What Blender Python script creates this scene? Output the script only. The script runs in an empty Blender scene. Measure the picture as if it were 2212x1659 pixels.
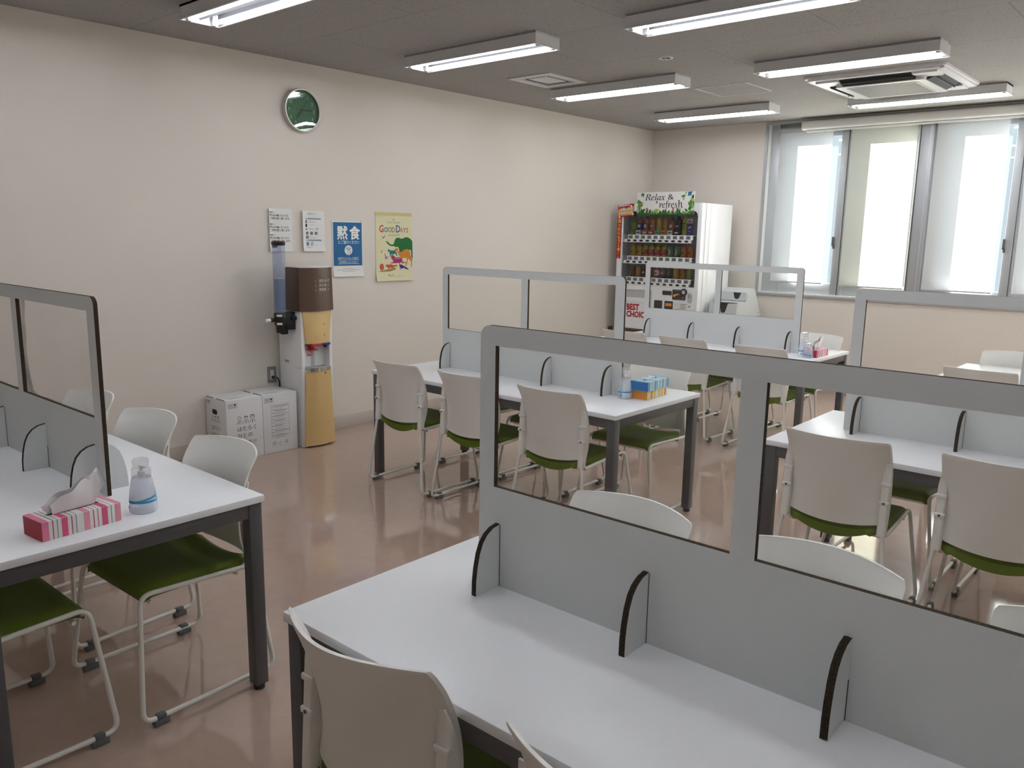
import bpy, bmesh, math, random
from mathutils import Vector, Matrix
random.seed(7)
SC = bpy.context.scene
COL = SC.collection
R = math.radians
PI = math.pi

# ------------------------------------------------------------------ camera, sky, sun, exposure
ROOM_W, ROOM_D, ROOM_N, ROOM_H = 6.75, 9.085, -2.0, 2.944
cam_d = bpy.data.cameras.new('camera')
cam = bpy.data.objects.new('camera', cam_d)
COL.objects.link(cam)
SC.camera = cam
cam_d.sensor_fit = 'HORIZONTAL'
cam_d.sensor_width = 36.0
cam_d.lens = 1756.2 / 2212 * 36.0
cam_d.clip_start, cam_d.clip_end = 0.02, 200
YAW, PITCH, ROLL = 0.7243, -0.1825, 0.0167
fwd = Vector((-math.sin(YAW) * math.cos(PITCH), math.cos(YAW) * math.cos(PITCH), math.sin(PITCH)))
rgt = Vector((math.cos(YAW), math.sin(YAW), 0))
upv = rgt.cross(fwd)
r2 = rgt * math.cos(ROLL) + upv * math.sin(ROLL)
u2 = -rgt * math.sin(ROLL) + upv * math.cos(ROLL)
mw = Matrix((r2, u2, -fwd)).transposed().to_4x4()
mw.translation = (5.6298, 0.1667, 1.6708)
cam.matrix_world = mw

world = bpy.data.worlds.new('sky')
SC.world = world
world.use_nodes = True
bg = world.node_tree.nodes['Background']
bg.inputs['Color'].default_value = (0.80, 0.91, 1.0, 1)
bg.inputs['Strength'].default_value = 0.38

sun_d = bpy.data.lights.new('sun', 'SUN')
sun = bpy.data.objects.new('sun', sun_d)
COL.objects.link(sun)
sun_d.energy = 32.0
sun_d.angle = R(0.6)
sun_d.color = (1.0, 0.97, 0.92)
sun.location = (-8, 20, 9)
sun.rotation_euler = Vector((0.78, -0.62, -0.51)).to_track_quat('-Z', 'Y').to_euler()

TUBE_POWER = 13.5
SC.view_settings.view_transform = 'Standard'
SC.view_settings.look = 'None'
SC.view_settings.gamma = 1.0
SC.view_settings.use_curve_mapping = False
SC.view_settings.exposure = 1.28
SC.cycles.max_bounces = 10
SC.cycles.transparent_max_bounces = 24
SC.cycles.use_denoising = True

# ------------------------------------------------------------------ materials
MATS = {}

def mat(name, col=(.8, .8, .8), rough=.5, spec=.5, metal=0.0, var=0.0, vscale=40.0, bump=0.0, bscale=200.0, emit=None, power=0.0, coat=0.0):
    m = bpy.data.materials.new(name)
    m.use_nodes = True
    nt = m.node_tree
    b = nt.nodes['Principled BSDF']
    b.inputs['Base Color'].default_value = (*col, 1)
    b.inputs['Roughness'].default_value = rough
    b.inputs['Specular IOR Level'].default_value = spec
    b.inputs['Metallic'].default_value = metal
    b.inputs['Coat Weight'].default_value = coat
    if emit:
        b.inputs['Emission Color'].default_value = (*emit, 1)
        b.inputs['Emission Strength'].default_value = power
    tc = None
    if var or bump:
        tc = nt.nodes.new('ShaderNodeTexCoord')
    if var:
        n = nt.nodes.new('ShaderNodeTexNoise')
        n.inputs['Scale'].default_value = vscale
        n.inputs['Detail'].default_value = 3
        nt.links.new(tc.outputs['Object'], n.inputs['Vector'])
        r = nt.nodes.new('ShaderNodeMapRange')
        r.inputs['To Min'].default_value = 1 - var
        r.inputs['To Max'].default_value = 1 + var
        nt.links.new(n.outputs['Fac'], r.inputs['Value'])
        mx = nt.nodes.new('ShaderNodeVectorMath')
        mx.operation = 'SCALE'
        mx.inputs[0].default_value = col
        nt.links.new(r.outputs['Result'], mx.inputs['Scale'])
        nt.links.new(mx.outputs['Vector'], b.inputs['Base Color'])
    if bump:
        n = nt.nodes.new('ShaderNodeTexNoise')
        n.inputs['Scale'].default_value = bscale
        n.inputs['Detail'].default_value = 2
        nt.links.new(tc.outputs['Object'], n.inputs['Vector'])
        bp = nt.nodes.new('ShaderNodeBump')
        bp.inputs['Strength'].default_value = bump
        bp.inputs['Distance'].default_value = 0.002
        nt.links.new(n.outputs['Fac'], bp.inputs['Height'])
        nt.links.new(bp.outputs['Normal'], b.inputs['Normal'])
    MATS[name] = m
    return m

def clear_mat(name, tint=(1, 1, 1), gloss=1.0, rough=.02, haze=0.0, hazecol=(.8, .8, .8), wave=0.0, wscale=3.0, dist=.05):
    """A thin clear sheet: what is behind shows through, with a mirror reflection that grows at grazing angles."""
    m = bpy.data.materials.new(name)
    m.use_nodes = True
    nt = m.node_tree
    nt.nodes.remove(nt.nodes['Principled BSDF'])
    out = nt.nodes['Material Output']
    t = nt.nodes.new('ShaderNodeBsdfTransparent')
    t.inputs['Color'].default_value = (*tint, 1)
    g = nt.nodes.new('ShaderNodeBsdfGlossy')
    g.inputs['Roughness'].default_value = rough
    fr = nt.nodes.new('ShaderNodeLayerWeight')                # Schlick's formula, the same from both faces
    fr.inputs['Blend'].default_value = .5
    pw = nt.nodes.new('ShaderNodeMath')
    pw.operation = 'POWER'
    pw.inputs[1].default_value = 5
    nt.links.new(fr.outputs['Facing'], pw.inputs[0])
    ma = nt.nodes.new('ShaderNodeMath')
    ma.operation = 'MULTIPLY_ADD'
    ma.inputs[1].default_value = .955
    ma.inputs[2].default_value = .045
    nt.links.new(pw.outputs[0], ma.inputs[0])
    ml = nt.nodes.new('ShaderNodeMath')
    ml.operation = 'MULTIPLY'
    ml.inputs[1].default_value = gloss
    ml.use_clamp = True
    nt.links.new(ma.outputs[0], ml.inputs[0])
    mix = nt.nodes.new('ShaderNodeMixShader')
    nt.links.new(ml.outputs[0], mix.inputs['Fac'])
    src = t.outputs[0]
    if haze:
        d = nt.nodes.new('ShaderNodeBsdfDiffuse')
        d.inputs['Color'].default_value = (*hazecol, 1)
        mh = nt.nodes.new('ShaderNodeMixShader')
        mh.inputs['Fac'].default_value = haze
        nt.links.new(t.outputs[0], mh.inputs[1])
        nt.links.new(d.outputs[0], mh.inputs[2])
        src = mh.outputs[0]
    nt.links.new(src, mix.inputs[1])
    nt.links.new(g.outputs[0], mix.inputs[2])
    if wave:
        tc = nt.nodes.new('ShaderNodeTexCoord')
        n = nt.nodes.new('ShaderNodeTexNoise')
        n.inputs['Scale'].default_value = wscale
        n.inputs['Detail'].default_value = 1
        nt.links.new(tc.outputs['Object'], n.inputs['Vector'])
        bp = nt.nodes.new('ShaderNodeBump')
        bp.inputs['Strength'].default_value = wave
        bp.inputs['Distance'].default_value = dist
        nt.links.new(n.outputs['Fac'], bp.inputs['Height'])
        nt.links.new(bp.outputs['Normal'], g.inputs['Normal'])
        nt.links.new(bp.outputs['Normal'], fr.inputs['Normal'])
    nt.links.new(mix.outputs[0], out.inputs['Surface'])
    MATS[name] = m
    return m

def fabric_mat(name, col, through):
    m = bpy.data.materials.new(name)
    m.use_nodes = True
    nt = m.node_tree
    nt.nodes.remove(nt.nodes['Principled BSDF'])
    out = nt.nodes['Material Output']
    d = nt.nodes.new('ShaderNodeBsdfDiffuse')
    t = nt.nodes.new('ShaderNodeBsdfTranslucent')
    tc = nt.nodes.new('ShaderNodeTexCoord')
    w = nt.nodes.new('ShaderNodeTexChecker')
    w.inputs['Scale'].default_value = 420
    w.inputs['Color1'].default_value = (*col, 1)
    w.inputs['Color2'].default_value = (col[0] * .9, col[1] * .9, col[2] * .9, 1)
    nt.links.new(tc.outputs['Object'], w.inputs['Vector'])
    nt.links.new(w.outputs['Color'], d.inputs['Color'])
    nt.links.new(w.outputs['Color'], t.inputs['Color'])
    mix = nt.nodes.new('ShaderNodeMixShader')
    mix.inputs['Fac'].default_value = through
    nt.links.new(d.outputs[0], mix.inputs[1])
    nt.links.new(t.outputs[0], mix.inputs[2])
    nt.links.new(mix.outputs[0], out.inputs['Surface'])
    MATS[name] = m
    return m

mat('wall_paper', (.74, .685, .625), .75, .25, var=.025, vscale=90, bump=.35, bscale=260)
mat('white_paint', (.78, .78, .76), .45)
mat('aluminium', (.56, .58, .61), .38, .5, .55)
mat('dark_aluminium', (.42, .43, .45), .42, .5, .4)
mat('baseboard_vinyl', (.55, .49, .43), .5, bump=.1)
mat('table_white', (.86, .87, .90), .32, .5, var=.012, vscale=300)
mat('leg_grey', (.105, .105, .11), .42, .5, .2, bump=.08, bscale=500)
mat('foot_black', (.02, .02, .02), .5)
mat('chair_plastic', (.82, .80, .76), .42, .45, bump=.06, bscale=700)
mat('chair_tube', (.80, .78, .73), .33, .5)
mat('seat_green', (.115, .165, .014), .62, .35, bump=.35, bscale=900, var=.08, vscale=500)
mat('glide_grey', (.13, .135, .14), .55)
mat('bolt_dark', (.10, .10, .10), .4, metal=.6)
mat('board_grey', (.66, .675, .68), .55, .35, var=.01, vscale=400, bump=.04, bscale=600)
mat('fixture_white', (.74, .74, .75), .4, .5)
mat('tube_lit', (1, 1, 1), .4, emit=(.93, .96, 1.0), power=TUBE_POWER)
mat('reflector_darkened', (.085, .085, .09), .35, .5, .3)  # shade between the lit tubes is put into this dark colour
mat('socket_grey', (.35, .35, .35), .4, metal=.3)
mat('paper_white', (.80, .79, .77), .8, .2, var=.015, vscale=30)
mat('ink_black', (.025, .025, .025), .7, .2)
mat('ink_grey', (.22, .22, .24), .7, .2)
mat('ink_light', (.45, .46, .48), .7, .2)
mat('ink_white', (.86, .86, .84), .6, .2)
mat('poster_blue', (.008, .125, .31), .5, .3)
mat('ink_red', (.46, .025, .03), .6, .3)
mat('ink_band', (.28, .34, .45), .7, .2)
mat('carton_white', (.74, .74, .745), .7, .25, var=.02, vscale=25)
mat('brown_cover', (.105, .06, .038), .3, .5, bump=.15, bscale=40)
mat('cooler_white', (.78, .78, .785), .4)
mat('cooler_gold', (.74, .52, .235), .35, .5, .15)
mat('chrome', (.75, .75, .76), .12, .5, 1.0)
mat('plastic_black', (.012, .012, .013), .35)
mat('tap_red', (.55, .02, .03), .4)
mat('tap_blue', (.02, .03, .22), .4)
mat('led_orange', (1, .4, .1), .4, emit=(1, .35, .08), power=4)
mat('cup_blue', (.22, .33, .52), .6, var=.12, vscale=60)
mat('steel_plate', (.36, .35, .33), .35, .5, .7)
mat('outlet_white', (.82, .81, .78), .4)
mat('outlet_dark', (.12, .09, .07), .5)
mat('clock_green', (.035, .155, .075), .5)
mat('clock_rim', (.50, .49, .45), .32, .5, .5)
mat('clock_numeral', (.58, .74, .60), .5)
mat('machine_white', (.84, .85, .87), .28, .5)
mat('machine_grey', (.52, .53, .54), .45)
mat('machine_black', (.018, .018, .02), .35)
mat('tag_grey', (.13, .13, .145), .5)
mat('shelf_white', (.74, .75, .76), .4)
mat('lamp_orange', (.85, .30, .03), .4)
mat('gold_print', (.85, .62, .10), .45)
mat('promo_gold', (.62, .40, .14), .5)
mat('bin_grey', (.54, .56, .57), .45, var=.02)
mat('void_black', (.012, .012, .012), .7)
mat('tissue', (.88, .86, .88), .9, .1)
mat('carton_pink', (.78, .20, .33), .55)
mat('carton_rose', (.72, .10, .22), .55)
mat('carton_crimson', (.48, .02, .05), .55)
mat('carton_blush', (.80, .33, .42), .55)
mat('carton_cyan', (.10, .42, .66), .55)
mat('carton_blue', (.015, .17, .48), .55)
mat('carton_sky', (.35, .60, .72), .55)
mat('carton_orange', (.75, .30, .04), .55)
mat('carton_yellow', (.82, .60, .10), .55)
mat('carton_stripe', (.78, .78, .77), .6)
mat('gel_blue', (.05, .34, .66), .4)
mat('calendar_cream', (.72, .68, .44), .55, .3)
mat('calendar_band', (.60, .52, .22), .55, .3)
for nm, c in dict(leaf_dark=(.035, .14, .03), leaf_mid=(.10, .28, .05), leaf_light=(.26, .46, .10), bird_blue=(.03, .17, .30), elephant=(.015, .16, .04), camel=(.62, .24, .03), fox=(.02, .22, .24),
                  tiger=(.40, .03, .16), duck=(.50, .18, .42), panda=(.55, .08, .03), peacock=(.035, .03, .24), log=(.34, .22, .10), leafgold=(.62, .50, .08), flower=(.62, .04, .10),
                  letter_red=(.48, .07, .06), letter_blue=(.06, .12, .34), letter_olive=(.26, .25, .08), letter_brown=(.36, .18, .06), letter_pink=(.60, .15, .18), letter_teal=(.05, .22, .20)).items():
    mat(nm, c, .6, .25)
drink_cols = dict(d_green=(.10, .22, .03), d_rust=(.28, .07, .04), d_pink=(.42, .14, .10), d_peach=(.48, .17, .05), d_yellow=(.52, .34, .03), d_amber=(.40, .18, .03), d_brown=(.14, .06, .03), d_black=(.015, .012, .012),
                  d_lime=(.46, .42, .05), d_blue=(.02, .04, .26), d_white=(.72, .72, .70), d_red=(.42, .03, .03), d_teal=(.10, .38, .26), d_jade=(.08, .20, .08), d_gold=(.44, .30, .08), d_orange=(.52, .16, .02), d_leaf=(.24, .38, .06), d_wine=(.16, .02, .03))
for nm, c in drink_cols.items():
    mat(nm, c, .3, .5)
clear_mat('window_glass', (.94, .97, .97), 1.0, .01)
clear_mat('window_glass_dim', (.72, .73, .68), 1.0, .01)
clear_mat('pane_clear', (.965, .965, .955), 1.0, .03, wave=.05, wscale=2.2)
clear_mat('pane_wavy', (.94, .935, .925), 1.7, .02, haze=.06, wave=1.0, wscale=4.0, dist=.035)
clear_mat('tube_clear', (.76, .80, .89), 1.0, .05, haze=.20, hazecol=(.50, .56, .70))
clear_mat('display_glass', (.62, .62, .62), .8, .02)
clear_mat('clock_glass', (.95, .97, .95), 1.3, .01)
clear_mat('bottle_clear', (.95, .97, 1.0), 1.0, .08, haze=.48, hazecol=(.84, .90, 1.0))
clear_mat('cap_clear', (.95, .95, .96), 1.0, .08, haze=.22, hazecol=(.9, .9, .92))
fabric_mat('blind_fabric', (.88, .88, .86), .55)
fabric_mat('blind_fabric_cream', (.86, .86, .79), .55)

def floor_mat():
    m = mat('floor_vinyl', (.47, .335, .275), .14, .85)
    nt = m.node_tree
    b = nt.nodes['Principled BSDF']
    tc = nt.nodes.new('ShaderNodeTexCoord')
    n = nt.nodes.new('ShaderNodeTexNoise')
    n.inputs['Scale'].default_value = 14
    n.inputs['Detail'].default_value = 8
    n.inputs['Roughness'].default_value = .7
    n2 = nt.nodes.new('ShaderNodeTexNoise')
    n2.inputs['Scale'].default_value = 1.6
    rp = nt.nodes.new('ShaderNodeValToRGB')
    rp.color_ramp.elements[0].position = .36
    rp.color_ramp.elements[0].color = (.465, .335, .278, 1)
    rp.color_ramp.elements[1].position = .66
    rp.color_ramp.elements[1].color = (.495, .36, .298, 1)
    nt.links.new(tc.outputs['Object'], n.inputs['Vector'])
    nt.links.new(tc.outputs['Object'], n2.inputs['Vector'])
    nt.links.new(n.outputs['Fac'], rp.inputs['Fac'])
    nt.links.new(rp.outputs['Color'], b.inputs['Base Color'])
    rr = nt.nodes.new('ShaderNodeMapRange')
    rr.inputs['To Min'].default_value = .035
    rr.inputs['To Max'].default_value = .085
    nt.links.new(n2.outputs['Fac'], rr.inputs['Value'])
    nt.links.new(rr.outputs['Result'], b.inputs['Roughness'])
    n3 = nt.nodes.new('ShaderNodeTexNoise')
    n3.inputs['Scale'].default_value = 5
    nt.links.new(tc.outputs['Object'], n3.inputs['Vector'])
    bp = nt.nodes.new('ShaderNodeBump')
    bp.inputs['Strength'].default_value = .005
    bp.inputs['Distance'].default_value = .02
    nt.links.new(n3.outputs['Fac'], bp.inputs['Height'])
    nt.links.new(bp.outputs['Normal'], b.inputs['Normal'])
floor_mat()

def ceiling_mat():
    m = mat('ceiling_board', (.41, .395, .38), .9, .1)
    nt = m.node_tree
    b = nt.nodes['Principled BSDF']
    tc = nt.nodes.new('ShaderNodeTexCoord')
    mp = nt.nodes.new('ShaderNodeMapping')
    mp.inputs['Scale'].default_value = (1.0, 1.7, 1.0)
    nt.links.new(tc.outputs['Object'], mp.inputs['Vector'])
    n = nt.nodes.new('ShaderNodeTexNoise')
    n.inputs['Scale'].default_value = 72
    n.inputs['Detail'].default_value = 2
    n.inputs['Distortion'].default_value = .6
    nt.links.new(mp.outputs['Vector'], n.inputs['Vector'])
    rp = nt.nodes.new('ShaderNodeValToRGB')
    rp.color_ramp.elements[0].position = .645
    rp.color_ramp.elements[0].color = (.41, .395, .38, 1)
    rp.color_ramp.elements[1].position = .675
    rp.color_ramp.elements[1].color = (.13, .12, .11, 1)
    nt.links.new(n.outputs['Fac'], rp.inputs['Fac'])
    br = nt.nodes.new('ShaderNodeTexBrick')
    br.inputs['Scale'].default_value = 1.0
    br.inputs['Brick Width'].default_value = 1.82
    br.inputs['Row Height'].default_value = .91
    br.inputs['Mortar Size'].default_value = .0022
    br.inputs['Color1'].default_value = (1, 1, 1, 1)
    br.inputs['Color2'].default_value = (.975, .975, .975, 1)
    br.inputs['Mortar'].default_value = (.55, .55, .55, 1)
    mp2 = nt.nodes.new('ShaderNodeMapping')
    mp2.inputs['Location'].default_value = (0.05, .034, 0)
    nt.links.new(tc.outputs['Object'], mp2.inputs['Vector'])
    nt.links.new(mp2.outputs['Vector'], br.inputs['Vector'])
    mx = nt.nodes.new('ShaderNodeMix')
    mx.data_type = 'RGBA'
    mx.blend_type = 'MULTIPLY'
    mx.inputs['Factor'].default_value = 1
    nt.links.new(rp.outputs['Color'], mx.inputs['A'])
    nt.links.new(br.outputs['Color'], mx.inputs['B'])
    nt.links.new(mx.outputs['Result'], b.inputs['Base Color'])
ceiling_mat()

def edge_mat():
    """Cut edge of the corrugated board: dark brown with the flutes showing."""
    m = mat('board_edge', (.07, .045, .025), .85, .1)
    nt = m.node_tree
    b = nt.nodes['Principled BSDF']
    tc = nt.nodes.new('ShaderNodeTexCoord')
    n = nt.nodes.new('ShaderNodeTexNoise')
    n.inputs['Scale'].default_value = 720
    nt.links.new(tc.outputs['Object'], n.inputs['Vector'])
    rp = nt.nodes.new('ShaderNodeValToRGB')
    rp.color_ramp.elements[0].position = .42
    rp.color_ramp.elements[0].color = (.018, .012, .008, 1)
    rp.color_ramp.elements[1].position = .62
    rp.color_ramp.elements[1].color = (.095, .066, .04, 1)
    nt.links.new(n.outputs['Fac'], rp.inputs['Fac'])
    nt.links.new(rp.outputs['Color'], b.inputs['Base Color'])
edge_mat()

# ------------------------------------------------------------------ mesh helpers
class Frame:
    """Local (a, b, h) to space: a along right, b along up, h out of the face."""
    def __init__(s, o=(0, 0, 0), r=(1, 0, 0), u=(0, 1, 0)):
        s.o, s.r, s.u = Vector(o), Vector(r).normalized(), Vector(u).normalized()
        s.n = s.r.cross(s.u)
    def __call__(s, p):
        return s.o + s.r * p[0] + s.u * p[1] + s.n * p[2]
FLAT = Frame()
def on_wall_x(x=0, y=0, z=0): return Frame((x, y, z), (0, 1, 0), (0, 0, 1))
def on_front(x=0, y=0, z=0): return Frame((x, y, z), (1, 0, 0), (0, 0, 1))
TEXT_CACHE = {}

def text_geo(s, bold, res):
    k = (s, bold, res)
    if k not in TEXT_CACHE:
        c = bpy.data.curves.new('lettering', 'FONT')
        c.body = s
        c.size = 1
        c.resolution_u = res
        c.offset = bold
        o = bpy.data.objects.new('lettering', c)
        COL.objects.link(o)
        dg = bpy.context.evaluated_depsgraph_get()
        e = o.evaluated_get(dg)
        me = e.to_mesh()
        vs = [v.co.copy() for v in me.vertices]
        fs = [tuple(p.vertices) for p in me.polygons]
        e.to_mesh_clear()
        bpy.data.objects.remove(o)
        bpy.data.curves.remove(c)
        TEXT_CACHE[k] = (vs, fs)
    return TEXT_CACHE[k]

class MB:
    def __init__(s):
        s.v, s.f, s.mi, s.names = [], [], [], []
    def slot(s, m):
        if m not in s.names:
            s.names.append(m)
        return s.names.index(m)
    def add(s, vs, fs, m, F=None):
        k = len(s.v)
        s.v += [tuple(F(p)) if F else tuple(p) for p in vs]
        i = s.slot(m)
        for f in fs:
            s.f.append(tuple(k + q for q in f))
            s.mi.append(i)
    def box(s, x0, x1, y0, y1, z0, z1, m, bev=0.0, F=None, seg=2):
        if bev:
            bm = bmesh.new()
            bmesh.ops.create_cube(bm, size=1)
            for v in bm.verts:
                v.co = (x0 + (v.co.x + .5) * (x1 - x0), y0 + (v.co.y + .5) * (y1 - y0), z0 + (v.co.z + .5) * (z1 - z0))
            bmesh.ops.bevel(bm, geom=bm.edges[:], offset=bev, segments=seg, profile=.5, affect='EDGES', clamp_overlap=True)
            bm.verts.index_update()
            s.add([v.co.copy() for v in bm.verts], [[v.index for v in f.verts] for f in bm.faces], m, F)
            bm.free()
            return
        s.add([(x0, y0, z0), (x1, y0, z0), (x1, y1, z0), (x0, y1, z0), (x0, y0, z1), (x1, y0, z1), (x1, y1, z1), (x0, y1, z1)],
              [(0, 3, 2, 1), (4, 5, 6, 7), (0, 1, 5, 4), (1, 2, 6, 5), (2, 3, 7, 6), (3, 0, 4, 7)], m, F)
    def prism(s, pts, h0, h1, m, F=None, side=None):
        n = len(pts)
        vs = [(p[0], p[1], h0) for p in pts] + [(p[0], p[1], h1) for p in pts]
        s.add(vs, [tuple(range(n - 1, -1, -1)), tuple(range(n, 2 * n))], m, F)
        s.add(vs, [(i, (i + 1) % n, n + (i + 1) % n, n + i) for i in range(n)], side or m, F)
    def flat(s, pts, h, m, F=None):
        s.add([(p[0], p[1], h) for p in pts], [tuple(range(len(pts)))], m, F)
    def rect(s, a0, a1, b0, b1, h, m, F=None):
        s.flat([(a0, b0), (a1, b0), (a1, b1), (a0, b1)], h, m, F)
    def disc(s, a, b, r, h, m, F=None, n=24, ry=None):
        s.flat([(a + r * math.cos(2 * PI * i / n), b + (ry or r) * math.sin(2 * PI * i / n)) for i in range(n)], h, m, F)
    def stroke(s, pts, w, h, m, F=None, closed=False):
        P = [Vector((p[0], p[1])) for p in pts]
        n = len(P)
        L, Rr = [], []
        for i in range(n):
            a = P[i - 1] if (i or closed) else P[i]
            b = P[(i + 1) % n] if (i < n - 1 or closed) else P[i]
            d = (b - a)
            d = d.normalized() if d.length else Vector((1, 0))
            q = Vector((-d.y, d.x)) * w / 2
            L.append(P[i] + q)
            Rr.append(P[i] - q)
        vs = [(p.x, p.y, h) for p in L] + [(p.x, p.y, h) for p in Rr]
        rng = range(n if closed else n - 1)
        s.add(vs, [(i, n + i, n + (i + 1) % n, (i + 1) % n) for i in rng], m, F)
    def ring(s, a, b, r, w, h, m, F=None, n=20, ry=None):
        s.stroke([(a + r * math.cos(2 * PI * i / n), b + (ry or r) * math.sin(2 * PI * i / n)) for i in range(n)], w, h, m, F, True)
    def tube(s, pts, r, m, n=10, closed=False, F=None):
        P = [Vector(p) for p in pts]
        k = len(P)
        T = []
        for i in range(k):
            a = P[i - 1] if (i or closed) else P[i]
            b = P[(i + 1) % k] if (i < k - 1 or closed) else P[i]
            T.append((b - a).normalized())
        ref = Vector((0, 0, 1)) if abs(T[0].z) < .9 else Vector((1, 0, 0))
        N = (ref - T[0] * ref.dot(T[0])).normalized()
        vs = []
        for i in range(k):
            N = (N - T[i] * N.dot(T[i])).normalized()
            B = T[i].cross(N)
            rr = r[i] if isinstance(r, (list, tuple)) else r
            vs += [P[i] + (N * math.cos(2 * PI * j / n) + B * math.sin(2 * PI * j / n)) * rr for j in range(n)]
        fs = []
        for i in range(k if closed else k - 1):
            for j in range(n):
                a, b = i * n + j, i * n + (j + 1) % n
                c, d = ((i + 1) % k) * n + (j + 1) % n, ((i + 1) % k) * n + j
                fs.append((a, b, c, d))
        if not closed:
            fs += [tuple(range(n - 1, -1, -1)), tuple((k - 1) * n + j for j in range(n))]
        s.add(vs, fs, m, F)
    def lathe(s, prof, m, n=28, c=(0, 0, 0), F=None, sx=1.0, sy=1.0, cap=True):
        vs, fs = [], []
        k = len(prof)
        for (r, z) in prof:
            vs += [(c[0] + r * sx * math.cos(2 * PI * j / n), c[1] + r * sy * math.sin(2 * PI * j / n), c[2] + z) for j in range(n)]
        for i in range(k - 1):
            for j in range(n):
                fs.append((i * n + j, i * n + (j + 1) % n, (i + 1) * n + (j + 1) % n, (i + 1) * n + j))
        if cap and prof[0][0] > 1e-6: fs.append(tuple(range(n - 1, -1, -1)))
        if cap and prof[-1][0] > 1e-6: fs.append(tuple((k - 1) * n + j for j in range(n)))
        s.add(vs, fs, m, F)
    def grid(s, fn, nu, nv, m, F=None, wrap=False):
        vs = [fn(i / nu, j / nv) for j in range(nv + 1) for i in range(nu + (0 if wrap else 1))]
        w = nu if wrap else nu + 1
        fs = [(j * w + i, j * w + (i + 1) % w, (j + 1) * w + (i + 1) % w, (j + 1) * w + i) for j in range(nv) for i in range(nu)]
        s.add(vs, fs, m, F)
    def slab(s, fn, nu, nv, m, thick, m2=None):
        """A curved sheet with thickness; fn(u, v) gives the front point, thick(u, v) the vector to the back."""
        w = nu + 1
        A = [Vector(fn(i / nu, j / nv)) for j in range(nv + 1) for i in range(w)]
        Bk = [A[j * w + i] + Vector(thick(i / nu, j / nv)) for j in range(nv + 1) for i in range(w)]
        k = len(A)
        q = [(j * w + i, j * w + i + 1, (j + 1) * w + i + 1, (j + 1) * w + i) for j in range(nv) for i in range(nu)]
        loop = [i for i in range(w)] + [j * w + nu for j in range(1, nv + 1)] + [nv * w + i for i in range(nu - 1, -1, -1)] + [j * w for j in range(nv - 1, 0, -1)]
        rim = [(loop[i], loop[(i + 1) % len(loop)], k + loop[(i + 1) % len(loop)], k + loop[i]) for i in range(len(loop))]
        s.add(A + Bk, q + rim, m)
        s.add(A + Bk, [tuple(k + x for x in reversed(f)) for f in q], m2 or m)
    def text(s, t, a, b, size, h, m, F=None, align='L', bold=0.0, sx=1.0, shear=0.0, res=2, width=None, fat=0.0):
        vs, fs = text_geo(t, bold, res)
        if not vs: return
        x0, x1 = min(v.x for v in vs), max(v.x for v in vs)
        if width: sx = width / ((x1 - x0) * size)
        off = {'L': 0, 'C': -(x0 + x1) / 2, 'R': -x1}[align]
        sh = [(0, 0)] + ([(fat * size * math.cos(k * PI / 4), fat * size * math.sin(k * PI / 4)) for k in range(8)] if fat else [])
        for k, (dx, dy) in enumerate(sh):
            s.add([(a + (v.x + off + v.y * shear) * size * sx + dx, b + v.y * size + dy, h + k * 4e-6) for v in vs], fs, m, F)
    def build(s, name, parent=None, loc=None, rotz=0.0, sharp=38, weld=False):
        me = bpy.data.meshes.new(name)
        me.from_pydata(s.v, [], s.f)
        for n in s.names:
            me.materials.append(MATS[n])
        me.polygons.foreach_set('material_index', s.mi)
        bm = bmesh.new()
        bm.from_mesh(me)
        if weld:
            bmesh.ops.remove_doubles(bm, verts=bm.verts[:], dist=1e-5)
        bmesh.ops.recalc_face_normals(bm, faces=bm.faces[:])
        bm.to_mesh(me)
        bm.free()
        me.polygons.foreach_set('use_smooth', [True] * len(me.polygons))
        me.set_sharp_from_angle(angle=R(sharp))
        o = bpy.data.objects.new(name, me)
        COL.objects.link(o)
        if parent: o.parent = parent
        if loc: o.location = loc
        o.rotation_euler.z = rotz
        return o

def tag(o, label, cat, group=None):
    o['label'] = label
    o['category'] = cat
    if group: o['group'] = group
    return o
def thing(name, label, cat, loc=(0, 0, 0), rotz=0.0, group=None):
    o = bpy.data.objects.new(name, None)
    o.empty_display_size = .1
    COL.objects.link(o)
    o.location = loc
    o.rotation_euler.z = rotz
    return tag(o, label, cat, group)
def struct(o):
    o['kind'] = 'structure'
    return o
def dup(root, loc, rotz, label, group=None):
    r = root.copy()
    COL.objects.link(r)
    r.location = loc
    r.rotation_euler.z = rotz
    r['label'] = label
    if group: r['group'] = group
    for ch in list(root.children):
        c = ch.copy()
        COL.objects.link(c)
        c.parent = r
        for g in list(ch.children):
            d = g.copy()
            COL.objects.link(d)
            d.parent = c
    return r
def fillet(pts, rad, seg=6):
    """Polyline with rounded corners."""
    P = [Vector(p) for p in pts]
    out = [P[0]]
    for i in range(1, len(P) - 1):
        a, b = (P[i - 1] - P[i]), (P[i + 1] - P[i])
        rr = min(rad, a.length * .45, b.length * .45)
        p0, p1 = P[i] + a.normalized() * rr, P[i] + b.normalized() * rr
        for k in range(seg + 1):
            t = k / seg
            out.append(p0 * (1 - t) ** 2 + P[i] * 2 * t * (1 - t) + p1 * t ** 2)
    out.append(P[-1])
    return out
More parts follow.
